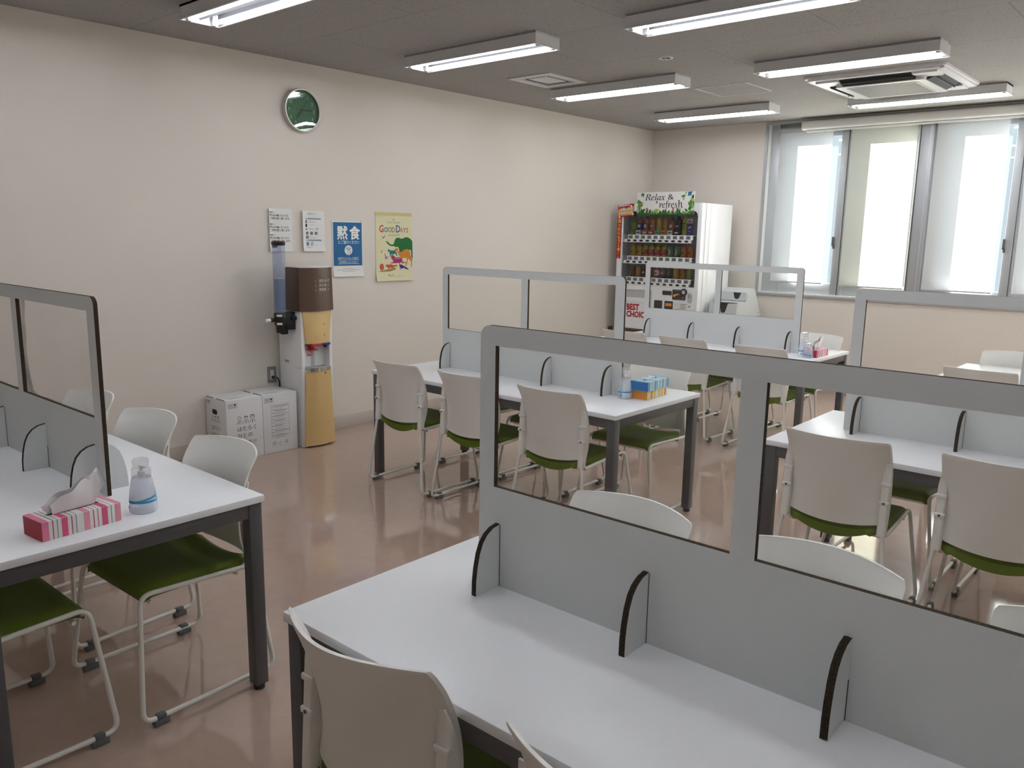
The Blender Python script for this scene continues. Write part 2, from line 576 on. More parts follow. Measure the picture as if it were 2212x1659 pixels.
def rounded(x0, x1, y0, y1, r, seg=5, corners=(1, 1, 1, 1)):
    """Rounded rectangle, anticlockwise from the lower left; corners = ll, lr, ur, ul."""
    out = []
    for k, (cx, cy, a0) in enumerate(((x0 + r, y0 + r, PI), (x1 - r, y0 + r, 1.5 * PI), (x1 - r, y1 - r, 0), (x0 + r, y1 - r, .5 * PI))):
        if corners[k]:
            out += [(cx + r * math.cos(a0 + .5 * PI * i / seg), cy + r * math.sin(a0 + .5 * PI * i / seg)) for i in range(seg + 1)]
        else:
            out.append(((x0, x1, x1, x0)[k], (y0, y0, y1, y1)[k]))
    return out

# ------------------------------------------------------------------ room shell
W, D, N0, H = ROOM_W, ROOM_D, ROOM_N, ROOM_H
WT = .22                                                     # wall thickness at the windows
WX0, WX1, WZ0, WZ1 = 1.47, 6.66, 1.06, 2.93
b = MB(); b.box(0, W, N0, D, -.06, 0, 'floor_vinyl'); struct(b.build('floor'))
b = MB(); b.box(-.1, W + .1, N0 - .1, D + WT, H, H + .08, 'ceiling_board'); struct(b.build('ceiling'))
b = MB(); b.box(-.1, 0, N0, D + WT, -.06, H, 'wall_paper'); struct(b.build('wall_left'))
b = MB(); b.box(W, W + .1, N0, D + WT, -.06, H, 'wall_paper'); struct(b.build('wall_right'))
b = MB(); b.box(-.1, W + .1, N0 - .1, N0, -.06, H, 'wall_paper'); struct(b.build('wall_front'))
b = MB()
b.box(0, WX0, D, D + WT, -.06, H, 'wall_paper')
b.box(WX1, W, D, D + WT, -.06, H, 'wall_paper')
b.box(WX0, WX1, D, D + WT, -.06, WZ0 - .03, 'wall_paper')
b.box(WX0, WX1, D, D + WT, WZ1, H, 'wall_paper')
struct(b.build('wall_back'))
b = MB(); b.box(0, .008, N0, D, 0, .107, 'baseboard_vinyl', .002); struct(b.build('baseboard_left'))
b = MB(); b.box(.008, W - .008, D - .008, D, 0, .107, 'baseboard_vinyl', .002); struct(b.build('baseboard_back'))
b = MB(); b.box(W - .008, W, N0, D, 0, .107, 'baseboard_vinyl', .002); struct(b.build('baseboard_right'))
# window surround: sill board, dark casing line, white linings of the reveal
b = MB()
b.box(WX0 - .005, WX1 + .005, D - .025, D + WT, WZ0 - .03, WZ0, 'dark_aluminium', .003)
b.box(WX0 - .005, WX0 + .025, D - .012, D + .01, WZ0, WZ1, 'dark_aluminium')
b.box(WX1 - .025, WX1 + .005, D - .012, D + .01, WZ0, WZ1, 'dark_aluminium')
b.box(WX0 + .025, WX1 - .025, D - .012, D + .01, WZ1 - .025, WZ1, 'dark_aluminium')
struct(b.build('trim_1'))
b = MB()
b.box(WX0, WX0 + .025, D + .01, D + WT, WZ0, WZ1, 'white_paint')
b.box(WX1 - .025, WX1, D + .01, D + WT, WZ0, WZ1, 'white_paint')
b.box(WX0, WX1, D + .01, D + WT, WZ1 - .02, WZ1, 'white_paint')
b.box(WX0 + .025, WX1 - .025, D + .005, D + WT, WZ0, WZ0 + .012, 'white_paint')
struct(b.build('trim_2'))

def window(n, x0, x1, pa, pb, glass_b):
    """One window unit: fixed frame, two sashes with a pane each, latches. pa / pb = glass x spans."""
    f = MB()
    ya, yb = D + .085, D + .15
    zs, zt = 1.195, 2.757
    f.box(x0, pa[0], ya, yb, WZ0 + .012, WZ1 - .02, 'aluminium', .003)
    f.box(pa[1], pa[1] + .07, ya - .01, yb, WZ0 + .012, WZ1 - .02, 'dark_aluminium', .003)
    f.box(pa[1] + .07, pb[0], ya + .02, yb + .02, WZ0 + .012, WZ1 - .02, 'aluminium', .003)
    f.box(pa[1] + .082, pa[1] + .09, ya + .005, ya + .03, WZ0 + .012, WZ1 - .02, 'dark_aluminium')
    f.box(pb[1], x1, ya, yb + .02, WZ0 + .012, WZ1 - .02, 'aluminium', .003)
    f.box(pa[0], pa[1], ya, yb, zt, WZ1 - .02, 'aluminium', .003)
    f.box(pb[0], pb[1], ya + .02, yb + .02, zt, WZ1 - .02, 'aluminium', .003)
    f.box(pa[0], pa[1], ya, yb, WZ0 + .012, zs, 'aluminium', .003)
    f.box(pb[0], pb[1], ya + .02, yb + .02, WZ0 + .012, zs, 'aluminium', .003)
    o = struct(f.build('window_%d' % n))
    g = MB(); g.box(pa[0], pa[1], D + .118, D + .124, zs, zt, 'window_glass'); g.build('pane', o)
    g = MB(); g.box(pb[0], pb[1], D + .138, D + .144, zs, zt, glass_b); g.build('pane', o)
    h = MB()
    h.box(pa[1] - .012, pa[1] + .006, ya - .03, ya - .008, 1.60, 1.70, 'leg_grey', .004)
    h.box(pa[1] - .004, pa[1] + .014, ya - .022, ya, 1.57, 1.62, 'leg_grey', .004)
    h.build('latch', o)
    return o
window(1, 1.495, 3.065, (1.685, 2.285), (2.43, 3.045), 'window_glass_dim')
window(2, 3.20, 4.775, (3.335, 3.905), (4.055, 4.68), 'window_glass')
window(3, 4.91, 6.635, (5.05, 5.62), (5.77, 6.39), 'window_glass')
# cover posts between the window units, with a shadow groove
for i, x in enumerate((3.065, 4.775)):
    b = MB()
    b.box(x, x + .135, D + .02, D + WT, WZ0 + .012, WZ1 - .02, 'dark_aluminium', .006)
    b.box(x + .012, x + .018, D + .017, D + .021, WZ0 + .012, WZ1 - .02, 'void_black')
    b.box(x + .105, x + .112, D + .014, D + .021, WZ0 + .012, WZ1 - .02, 'aluminium')
    struct(b.build('trim_%d' % (3 + i)))

# roller blinds, one per sash
def blind(x0, x1, z0, fabric, label):
    t = thing('roller_blind', label, 'blind', ((x0 + x1) / 2, D + .035, z0), 0, 'roller blinds over the windows')
    w = (x1 - x0) / 2
    zt = 2.845 - z0
    r = MB(); r.tube([(-w, .01, zt), (w, .01, zt)], .034, 'dark_aluminium' if x0 < 2 else 'white_paint', 16); r.build('roller', t)  # first roller gets a dark colour for the shadow it hangs in
    s = MB(); s.add([(-w, -.004, .012), (w, -.004, .012), (w, -.004, zt - .02), (-w, -.004, zt - .02)], [(0, 1, 2, 3)], fabric); s.build('fabric', t)
    s = MB(); s.box(-w - .004, w + .004, -.012, .004, 0, .016, 'aluminium', .003); s.build('bottom_bar', t)
    for q in (-1, 1):
        s = MB(); s.box(q * (w + .006) - .004, q * (w + .006) + .004, -.03, .045, zt - .045, zt + .06, 'aluminium'); s.build('bracket', t)
    return t
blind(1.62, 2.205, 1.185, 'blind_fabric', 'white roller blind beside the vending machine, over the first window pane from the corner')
blind(2.40, 3.045, 1.172, 'blind_fabric_cream', 'cream tinted roller blind, second from the room corner, beside the wide grey post')
blind(3.225, 3.845, 1.178, 'blind_fabric', 'bright white roller blind just past the wide grey post, third from the room corner')
blind(4.02, 4.69, 1.178, 'blind_fabric', 'white roller blind at the edge of view, fourth from the room corner')
blind(4.96, 5.62, 1.178, 'blind_fabric', 'white roller blind over the fifth pane from the room corner')
blind(5.74, 6.38, 1.178, 'blind_fabric', 'white roller blind over the last pane from the room corner')
# long white cassette under the ceiling in front of the window heads
t = thing('blind_cassette', 'long white cassette under the ceiling in front of the windows', 'blind cassette', (1.92, D - .055, 2.815))
c = MB()
prof = rounded(-.05, .045, 0, .092, .03, 5)
c.prism([(p[0], p[1]) for p in prof], 0, 4.6, 'white_paint', Frame((0, 0, 0), (0, 1, 0), (0, 0, 1)))
c.build('cassette', t)
c = MB(); c.box(.03, 4.57, -.02, .012, -.022, -.004, 'white_paint', .004); c.box(.22, .235, -.014, .004, -.03, -.018, 'aluminium'); c.build('bottom_bar', t)
c = MB(); c.prism([(p[0] * 1.03, p[1] * 1.03 - .001) for p in prof], -.012, 0, 'fixture_white', Frame((0, 0, 0), (0, 1, 0), (0, 0, 1))); c.build('end_cap', t)

# ------------------------------------------------------------------ ceiling fittings
def ceiling_light(first=[None], x0=0, y=0, label=''):
    if first[0] is not None:
        return dup(first[0], (x0 + .63, y, H), 0, label)
    t = thing('ceiling_light', label, 'ceiling light', (x0 + .63, y, H), 0, 'fluorescent ceiling lights')
    L, w, h = .63, .122, .078
    f = MB()
    f.box(-L, L, -w, -w + .004, -h, 0, 'fixture_white')
    f.box(-L, L, w - .004, w, -h, 0, 'fixture_white')
    f.box(-L, -L + .004, -w, w, -h, 0, 'fixture_white')
    f.box(L - .004, L, -w, w, -h, 0, 'fixture_white')
    f.box(-L, L, -w, w, -.012, 0, 'reflector_darkened')
    f.prism([(-.03, -.012), (.03, -.012), (0, -.062)], -L + .004, L - .004, 'reflector_darkened', Frame((0, 0, 0), (0, 1, 0), (0, 0, 1)))
    for s in (-1, 1):                                         # liners added to darken the white trough walls
        f.box(-L + .005, L - .005, s * (w - .0055) - .001, s * (w - .0055) + .001, -h + .001, -.012, 'reflector_darkened')
        f.box(-L, L, s * w - .006, s * w + .006, -h - .003, -h, 'fixture_white')
        f.box(s * L - .006, s * L + .006, -w, w, -h - .003, -h, 'fixture_white')
    f.build('housing', t)
    for s in (-1, 1):
        u = MB(); u.tube([(-L + .035, s * .077, -.069), (L - .035, s * .077, -.069)], .0128, 'tube_lit', 8); u.build('fluorescent_tube', t)
        for q in (-1, 1):
            k = MB(); k.box(q * (L - .02) - .014, q * (L - .02) + .014, s * .077 - .012, s * .077 + .012, -.084, -.012, 'socket_grey', .003); k.build('lamp_holder', t)
    first[0] = t
    return t
CL = 'twin tube fluorescent ceiling light '
for x0, y, lab in ((.83, 2.75, 'first along the clock wall, cut by the picture top'), (.83, 4.46, 'over the clock wall, second along from the camera'),
                   (.83, 6.17, 'beside the square air vent, third along the clock wall'), (.83, 7.89, 'in the corner over the vending machine'),
                   (2.74, 4.50, 'beside the round ceiling sensor, on its camera side'), (2.75, 6.17, 'on the camera side of the air conditioner'),
                   (2.76, 8.06, 'between the air conditioner and the window blinds'), (2.74, 2.76, 'in the middle row above the camera'),
                   (.83, 1.04, 'over the pink tissue box table'), (2.74, 1.05, 'above the camera between the two front tables'), (4.66, 1.06, 'over the front table, behind the camera'),
                   (4.66, 2.78, 'in the unseen row beyond the air conditioner, by the camera'), (4.66, 4.50, 'in the unseen outer row, second from the camera'),  # outer row is out of view, added for its light on the room
                   (4.66, 6.18, 'in the unseen outer row, third from the camera'), (4.66, 8.06, 'in the unseen outer row, by the windows')):
    ceiling_light(x0=x0, y=y, label=CL + lab)

# cassette air conditioner
t = thing('air_conditioner', 'square white four way cassette air conditioner in the ceiling near the windows', 'air conditioner', (3.32, 7.36, H))
a = MB()
S = .525
a.prism(rounded(-S, S, -S, S, .05), -.018, 0, 'fixture_white')
a.build('outer_panel', t)
a = MB()
for k in range(4):                                           # four raised corners and sides around the slots
    F = Frame((0, 0, 0), (math.cos(k * PI / 2), math.sin(k * PI / 2), 0), (-math.sin(k * PI / 2), math.cos(k * PI / 2), 0))
    a.prism([(-S + .04, -S + .02), (S - .04, -S + .02), (S - .075, -.445), (-S + .075, -.445)], -.034, -.018, 'fixture_white', F)
    a.prism([(-.45, -.45), (-.275, -.45), (-.275, -.33), (-.33, -.275), (-.45, -.275)], -.050, -.018, 'fixture_white', F)
a.build('duct_cover', t)
a = MB(); a.prism(rounded(-.335, .335, -.335, .335, .03), -.076, -.018, 'fixture_white'); a.prism(rounded(-.27, .27, -.27, .27, .03), -.080, -.076, 'machine_grey')
for i in range(17): a.box(-.25, .25, -.242 + i * .030, -.231 + i * .030, -.083, -.080, 'machine_grey')
a.build('intake_grille', t)
for k in range(4):
    F = Frame((0, 0, 0), (math.cos(k * PI / 2), math.sin(k * PI / 2), 0), (-math.sin(k * PI / 2), math.cos(k * PI / 2), 0))
    a = MB()
    a.add([(-.272, -.442, -.030), (.272, -.442, -.030), (.272, -.336, -.070), (-.272, -.336, -.070), (-.272, -.442, -.018), (.272, -.442, -.018), (.272, -.336, -.018), (-.272, -.336, -.018)],
          [(0, 1, 2, 3), (0, 4, 5, 1), (1, 5, 6, 2), (0, 3, 7, 4), (2, 6, 7, 3), (4, 7, 6, 5)], 'void_black', F)
    a.build('air_slot', t)
    a = MB()
    if k == 2: a.box(-.275, .275, -.395, -.391, -.112, -.045, 'fixture_white', .001, F)
    else: a.box(-.268, .268, -.400, -.396, -.062, -.040, 'plastic_black', .001, F)
    a.build('louver', t)

# square air vent
t = thing('air_vent', 'square white ceiling air vent with a dark slot ring', 'vent', (1.075, 5.70, H))
a = MB()
for x0, x1, y0, y1 in ((-.22, .22, -.25, -.19), (-.22, .22, .19, .25), (-.22, -.16, -.19, .19), (.16, .22, -.19, .19)):
    a.box(x0, x1, y0, y1, -.009, 0, 'fixture_white', .002)
a.build('frame', t)
a = MB(); a.rect(-.16, .16, -.19, .19, -.001, 'void_black')
for q in (-1, 1):
    a.box(q * .14 - .003, q * .14 + .003, -.19, .19, -.008, 0, 'fixture_white'); a.box(-.16, .16, q * .165 - .003, q * .165 + .003, -.008, 0, 'fixture_white')
a.build('dark_slot', t)
a = MB(); a.box(-.100, .100, -.130, .130, -.004, -.001, 'fixture_white', .001); a.build('center_plate', t)
# access hatch and sensor
t = thing('ceiling_hatch', 'thin framed access hatch in the ceiling between the lights', 'hatch', (2.10, 7.01, H))
a = MB()
for q in (-1, 1):
    a.box(q * .24 - .006, q * .24 + .006, -.25, .25, -.004, 0, 'fixture_white'); a.box(-.24, .24, q * .25 - .006, q * .25 + .006, -.004, 0, 'fixture_white')
    a.box(q * .232 - .002, q * .232 + .002, -.24, .24, -.002, 0, 'socket_grey'); a.box(-.234, .234, q * .242 - .002, q * .242 + .002, -.002, 0, 'socket_grey')
a.build('rim', t)
a = MB(); a.box(-.229, .229, -.239, .239, -.0015, 0, 'ceiling_board'); a.build('lid', t)
t = thing('ceiling_sensor', 'small round recessed sensor in the ceiling', 'sensor', (2.31, 5.54, H))
a = MB(); a.lathe([(.034, 0), (.034, -.006), (.052, -.006), (.055, -.002), (.055, 0)], 'fixture_white', 28); a.build('bezel', t)
a = MB(); a.lathe([(0, -.001), (.034, -.001)], 'void_black', 24); a.lathe([(.016, -.002), (.016, -.012), (.008, -.018), (0, -.018)], 'chrome', 14); a.build('lens', t)

# ------------------------------------------------------------------ tables
TZ, TL, TW = .745, 1.9952, .9072

def make_table(label, loc, rotz):
    t = thing('canteen_table', label, 'table', loc, rotz, 'canteen tables')
    l, w = TL / 2, TW / 2
    b = MB(); b.box(-l, l, -w, w, TZ - .025, TZ, 'table_white', .002); b.build('table_top', t)
    g = .008
    for s in (-1, 1):
        b = MB(); b.box(-l + g + .05, l - g - .05, s * (w - g - .018) - .015, s * (w - g - .018) + .015, TZ - .078, TZ - .025, 'leg_grey', .002); b.build('rail', t)
        b = MB(); b.box(s * (l - g - .018) - .015, s * (l - g - .018) + .015, -w + g + .05, w - g - .05, TZ - .078, TZ - .025, 'leg_grey', .002); b.build('rail', t)
    for sx in (-1, 1):
        for sy in (-1, 1):
            cx, cy = sx * (l - g - .025), sy * (w - g - .025)
            b = MB(); b.box(cx - .025, cx + .025, cy - .025, cy + .025, .022, TZ - .025, 'leg_grey', .003)
            lg = b.build('leg', t)
            b = MB(); b.lathe([(.020, 0), (.021, .004), (.021, .018), (.012, .022)], 'foot_black', 16, (cx, cy, 0)); b.build('foot', lg)
    return t
TB = {
 'pink': ((2.1499, 1.1956, 0), .0117, .118, .0685),
 'blue': ((2.293, 4.0753, 0), .0049, .2072, .0168),
 'front': ((4.9641, 1.6662, 0), .0142, .2177, .0209),
 'machine': ((2.2481, 6.6912, 0), -.0072, .2446, -.0075),
 'window': ((5.0533, 4.1927, 0), .0139, .202, .0228),
 'far': ((5.1323, 6.7119, 0), 0, .2, 0),
}
TNAME = {'pink': 'pink tissue box table', 'blue': 'blue tissue box table', 'front': 'bare front table', 'machine': 'vending machine table',
         'window': 'bare middle table', 'far': 'bare window table'}
TLAB = {'pink': 'white canteen table with grey legs carrying the pink striped tissue box', 'blue': 'white canteen table with grey legs carrying the blue and orange tissue boxes',
        'front': 'biggest white canteen table at the front, bare except for the biggest divider', 'machine': 'white canteen table in front of the vending machine with a red tissue box',
        'window': 'white canteen table behind the front table, bare except for its divider', 'far': 'white canteen table next to the windows with a bare top'}
t0 = None
for k, (loc, rz, pi_, po) in TB.items():
    if t0 is None: t0 = make_table(TLAB[k], loc, rz)
    else: dup(t0, loc, rz, TLAB[k])

# ------------------------------------------------------------------ cardboard desk dividers with two clear panes
DL, DH, DT = 1.5045, .6955, .0145
def make_divider(label, loc, rotz, wavy=False):
    t = thing('desk_divider', label, 'divider', loc, rotz, 'cardboard desk dividers')
    h0, h1 = -.0, DT                                          # front face at local y = 0
    wins = ((.052, .7205), (.7754, 1.4442))
    z0, z1 = .2715, .6452
    F = Frame((0, 0, 0), (1, 0, 0), (0, 0, 1))                # out of the face = -y
    b = MB()
    bm = bmesh.new()
    out = [(0, 0), (DL, 0)] + [(DL - .03 + .03 * math.cos(a), DH - .03 + .03 * math.sin(a)) for a in [R(15 * i) for i in range(7)]] + [(.03 + .03 * math.cos(a), DH - .03 + .03 * math.sin(a)) for a in [R(90 + 15 * i) for i in range(7)]]
    # face cut into cells around the two openings
    xs = [0, .03, wins[0][0], wins[0][1], wins[1][0], wins[1][1], DL - .03, DL]
    top = out[2:9]; topl = out[9:16]
    polys = [[(0, 0), (wins[0][0], 0), (wins[0][0], z0), (wins[0][0], z1), (wins[0][0], DH), (.03, DH)] + topl[1:] ,
             [(wins[0][0], 0), (wins[0][1], 0), (wins[0][1], z0), (wins[0][0], z0)], [(wins[0][0], z1), (wins[0][1], z1), (wins[0][1], DH), (wins[0][0], DH)],
             [(wins[0][1], 0), (wins[1][0], 0), (wins[1][0], z0), (wins[1][0], z1), (wins[1][0], DH), (wins[0][1], DH), (wins[0][1], z1), (wins[0][1], z0)],
             [(wins[1][0], 0), (wins[1][1], 0), (wins[1][1], z0), (wins[1][0], z0)], [(wins[1][0], z1), (wins[1][1], z1), (wins[1][1], DH), (wins[1][0], DH)],
             [(wins[1][1], 0), (DL, 0)] + top[:-1] + [(DL - .03, DH), (wins[1][1], DH), (wins[1][1], z1), (wins[1][1], z0)]]
    bm.free()
    for p in polys:
        b.add([(x, 0, z) for x, z in p], [tuple(range(len(p)))], 'board_grey')
        b.add([(x, DT, z) for x, z in p], [tuple(range(len(p) - 1, -1, -1))], 'board_grey')
    def rim(loop):
        n = len(loop)
        b.add([(x, 0, z) for x, z in loop] + [(x, DT, z) for x, z in loop], [(i, (i + 1) % n, n + (i + 1) % n, n + i) for i in range(n)], 'board_edge')
    rim(out)
    for w in wins: rim([(w[0], z0), (w[0], z1), (w[1], z1), (w[1], z0)])
    b.build('panel', t, weld=True)
    for w in wins:
        g = MB()
        g.add([(w[0], DT * .8, z0), (w[1], DT * .8, z0), (w[1], DT * .8, z1), (w[0], DT * .8, z1)], [(0, 1, 2, 3)], 'pane_wavy' if wavy else 'pane_clear')
        g.build('clear_pane', t)
    prof = [(-.0903, 0), (-.0895, .04), (-.085, .075), (-.077, .11), (-.065, .138), (-.048, .157), (-.026, .169), (0, .1738)]
    for x in (.0755, .5305, .9817, 1.4357):
        g = MB()
        pts = prof + [(DT, .1738)] + [(DT - p[0], p[1]) for p in prof[::-1]][1:]
        g.prism(pts, -.0155, 0, 'board_grey', Frame((x, 0, 0), (0, 1, 0), (0, 0, 1)), 'board_edge')
        # seam of the two board layers along the rim
        g.tube([(x - .0085, p[0] - .0003, p[1] + .0003) for p in prof], .0012, 'void_black', 5)
        g.tube([(x + .0006, -.0008, .0), (x + .0006, -.0008, .087 if x > .9 else .172)], .0009, 'void_black', 5)
        g.build('side_fin', t)
    return t
DLAB = {'front': 'biggest grey cardboard divider with two clear panes, on the bare front table', 'blue': 'grey cardboard divider with two clear panes behind the blue and orange tissue boxes',
        'machine': 'grey cardboard divider with two clear panes in front of the vending machine', 'window': 'grey cardboard divider on the bare middle table under the windows', 'pink': 'grey cardboard divider with a wavy clear pane beside the pink tissue box'}
first = None
for k in ('front', 'blue', 'machine', 'window', 'pink'):
    (cx, cy, _), rz, pi_, po = TB[k]
    lx, ly = -TL / 2 + pi_, po
    loc = (cx + math.cos(rz) * lx - math.sin(rz) * ly, cy + math.sin(rz) * lx + math.cos(rz) * ly, TZ)
    if k == 'pink': make_divider(DLAB[k], loc, rz, True)
    elif first is None: first = make_divider(DLAB[k], loc, rz)
    else: dup(first, loc, rz, DLAB[k])

# ------------------------------------------------------------------ chairs
def make_chair(label, loc, rotz):
    t = thing('stacking_chair', label, 'chair', loc, rotz, 'canteen chairs')
    ZT = .858
    def spline(tab, z):
        z = min(max(z, tab[0][0]), tab[-1][0])
        i = 0
        while i < len(tab) - 2 and z > tab[i + 1][0]: i += 1
        (x0, y0), (x1, y1) = tab[i], tab[i + 1]
        sl = lambda k: (tab[min(k + 1, len(tab) - 1)][1] - tab[max(k - 1, 0)][1]) / (tab[min(k + 1, len(tab) - 1)][0] - tab[max(k - 1, 0)][0])
        q = (z - x0) / (x1 - x0)
        h = x1 - x0
        return (2 * q ** 3 - 3 * q * q + 1) * y0 + (q ** 3 - 2 * q * q + q) * h * sl(i) + (3 * q * q - 2 * q ** 3) * y1 + (q ** 3 - q * q) * h * sl(i + 1)
    EDGE = ((.44, -.205), (.476, -.190), (.55, -.171), (.62, -.168), (.70, -.180), (.784, -.213), (.85, -.255), (.87, -.269))
    MID = ((.44, -.236), (.50, -.246), (.60, -.268), (.70, -.291), (.784, -.312), (.87, -.336))
    def half_w(z):
        w = .221 - .006 * max(0, (.56 - z) / .12)
        r = .024
        if z > ZT - r: w -= r - math.sqrt(max(0, r * r - (z - ZT + r) ** 2))
        return w
    def pt(u, z):
        ye, ym = spline(EDGE, z), spline(MID, z)
        return Vector((u * half_w(z), ye - (ye - ym) * (1 - abs(u) ** 1.9), z))
    def zmap(u, v):
        zb = .485 - .022 * (1 - u * u)
        zt = ZT - .006 * u * u * abs(u)
        s = v * .78 / .6 if v < .6 else .78 + .22 * math.sin((v - .6) / .4 * PI / 2)
        return zb + (zt - zb) * s
    b = MB()
    b.slab(lambda i, j: pt(2 * i - 1, zmap(2 * i - 1, j)), 22, 18, 'chair_plastic', lambda i, j: (0.004 * (1 - 2 * i), -.0095, 0))
    for s in (-1, 1):                                         # thicker sleeve down each side, moulded with the shell
        A = []
        for k in range(13):
            z = .440 + (.755 - .440) * k / 12
            p = pt(.93, max(z, .47))
            q = max(0, (z - .69) / .065)
            yb = -.236 + .018 * (z - .44) / .28
            yb = yb * (1 - q * q) + (p.y - .010) * q * q
            A.append((s * .208, p.y - .004, yb, z, .0175 * (1 - .55 * q * q)))
        vs, fs = [], []
        for (x, yf, yb, z, hw) in A:
            d = (yf - yb)
            vs += [(x - hw, yf, z), (x - hw, yb + d * .18, z), (x - hw * .7, yb, z), (x + hw * .7, yb, z), (x + hw, yb + d * .18, z), (x + hw, yf, z)]
        for k in range(12):
            for q in range(6): fs.append((k * 6 + q, k * 6 + (q + 1) % 6, (k + 1) * 6 + (q + 1) % 6, (k + 1) * 6 + q))
        fs += [(5, 4, 3, 2, 1, 0), tuple(72 + q for q in range(6))]
        b.add(vs, fs, 'chair_plastic')
        for z in (.665, .585):
            y = -.236 + .018 * (z - .44) / .28
            b.box(s * .208 - .0195, s * .208 + .0195, y - .004, y + .012, z - .008, z + .008, 'chair_plastic', .003)
            if z < .6: b.lathe([(.005, -.001), (.005, .002), (0, .002)], 'bolt_dark', 10, F=Frame((s * .208, y - .0040, z), (1, 0, 0), (0, 0, 1)))
    b.build('backrest', t, sharp=50)
    # seat: green pad dished across at the rear, flat and rolled over at the front
    def sp(i, j):
        u = 2 * i - 1
        y = -.225 + .425 * j
        w = .212 - .036 * max(0, 1 - j / .30) ** 2
        edge = min(1, (1 - abs(u)) * 9)
        z = .470 - (.024 * (1 - u * u)) * (1 - j) ** 1.3 - .012 * (1 - edge) ** 2
        if j > .9: z -= .020 * ((j - .9) / .1) ** 2
        if j < .06: z -= .008 * ((.06 - j) / .06) ** 2
        w *= 1 - .05 * max(0, (j - .93) / .07) ** 2 - .06 * max(0, (.07 - j) / .07) ** 2
        return Vector((u * w, y, z))
    b = MB(); b.slab(sp, 20, 22, 'seat_green', lambda i, j: (0, 0, -.022 - .020 * (1 - (2 * i - 1) ** 2) * (1 - j) ** 2)); b.build('seat', t, sharp=60)
    for s in (-1, 1):
        path = fillet([(s * .208, -.210, .60), (s * .212, -.222, .46), (s * .266, -.264, .027), (s * .272, .252, .027), (s * .214, .208, .454), (s * .222, -.222, .436), (s * .212, -.224, .52)], .042, 7)
        b = MB(); b.tube(path, .0088, 'chair_tube', 10)
        f = b.build('side_frame', t)
        for y in (-.19, .19):
            g = MB()
            g.box(s * .271 - .013, s * .271 + .013, y - .027, y + .027, 0, .022, 'glide_grey', .003)
            g.box(s * .271 - .012, s * .271 + .012, y - .016, y + .016, .02, .040, 'glide_grey', .003)
            g.build('floor_glide', f)
    b = MB(); b.box(-.208, .208, .176, .196, .428, .444, 'chair_tube', .003); b.build('front_rail', t)
    for y, z in ((.165, .414), (-.16, .416)):
        b = MB(); b.tube([(-.206, y, z), (.206, y, z)], .0075, 'chair_tube', 8); b.build('cross_bar', t)
    return t
c0 = None
def chair(x, y, yaw, facing, side, table, pos):
    """x, y = middle of the top corners of the backrest; facing +1 looks towards the windows."""
    global c0
    a = R(yaw) + (0 if facing > 0 else PI)
    k = .247 if facing > 0 else .265
    loc = (x - math.sin(a) * k, y + math.cos(a) * k, 0)
    lab = 'green seated white chair, %s side of %s, %s' % (side, TNAME[table], pos)
    if c0 is None: c0 = make_chair(lab, loc, a)
    else: dup(c0, loc, a, lab)
A_, B_ = 'camera', 'window'
chair(4.368, 1.128, 3.5, 1, A_, 'front', 'at its exposed corner')
chair(5.003, 1.143, 3.6, 1, A_, 'front', 'cut by the bottom edge')
chair(4.322, 2.215, -2.1, -1, B_, 'front', 'behind the first pane')
chair(4.902, 2.228, -2.5, -1, B_, 'front', 'behind the second pane')
chair(5.53, 2.22, -2.0, -1, B_, 'front', 'cut by the edge of view')
chair(1.656, 3.523, .3, 1, A_, 'blue', 'wall end')
chair(2.26, 3.545, 1.0, 1, A_, 'blue', 'middle')
chair(2.915, 3.538, 1.7, 1, A_, 'blue', 'aisle end')
chair(1.68, 4.63, 0, -1, B_, 'blue', 'wall end')
chair(2.27, 4.64, 1.0, -1, B_, 'blue', 'middle')
chair(2.935, 4.66, 1.0, -1, B_, 'blue', 'aisle end')
chair(2.782, 1.721, 2.1, -1, B_, 'pink', 'aisle end')
chair(2.075, 1.755, 4.0, -1, B_, 'pink', 'middle')
chair(1.43, 1.755, 4.0, -1, B_, 'pink', 'wall end')
chair(2.775, .645, 1.0, 1, A_, 'pink', 'only its seat in view')
chair(1.648, 6.134, .9, 1, A_, 'machine', 'wall end')
chair(2.246, 6.107, -.3, 1, A_, 'machine', 'middle')
chair(2.945, 6.068, -3.6, 1, A_, 'machine', 'aisle end')
chair(1.70, 7.22, 0, -1, B_, 'machine', 'wall end')
chair(2.34, 7.22, 0, -1, B_, 'machine', 'middle')
chair(2.97, 7.18, -3, -1, B_, 'machine', 'aisle end')
chair(4.433, 3.621, 2.1, 1, A_, 'window', 'at its aisle end')
chair(5.06, 3.645, 3.0, 1, A_, 'window', 'cut by the edge of view')
chair(4.44, 4.78, 0, -1, B_, 'window', 'at its aisle end')
chair(5.08, 4.79, 0, -1, B_, 'window', 'next along')
chair(4.442, 6.114, -.5, 1, A_, 'far', 'seen through a divider pane')
chair(4.45, 7.20, 0, -1, B_, 'far', 'against the window wall')

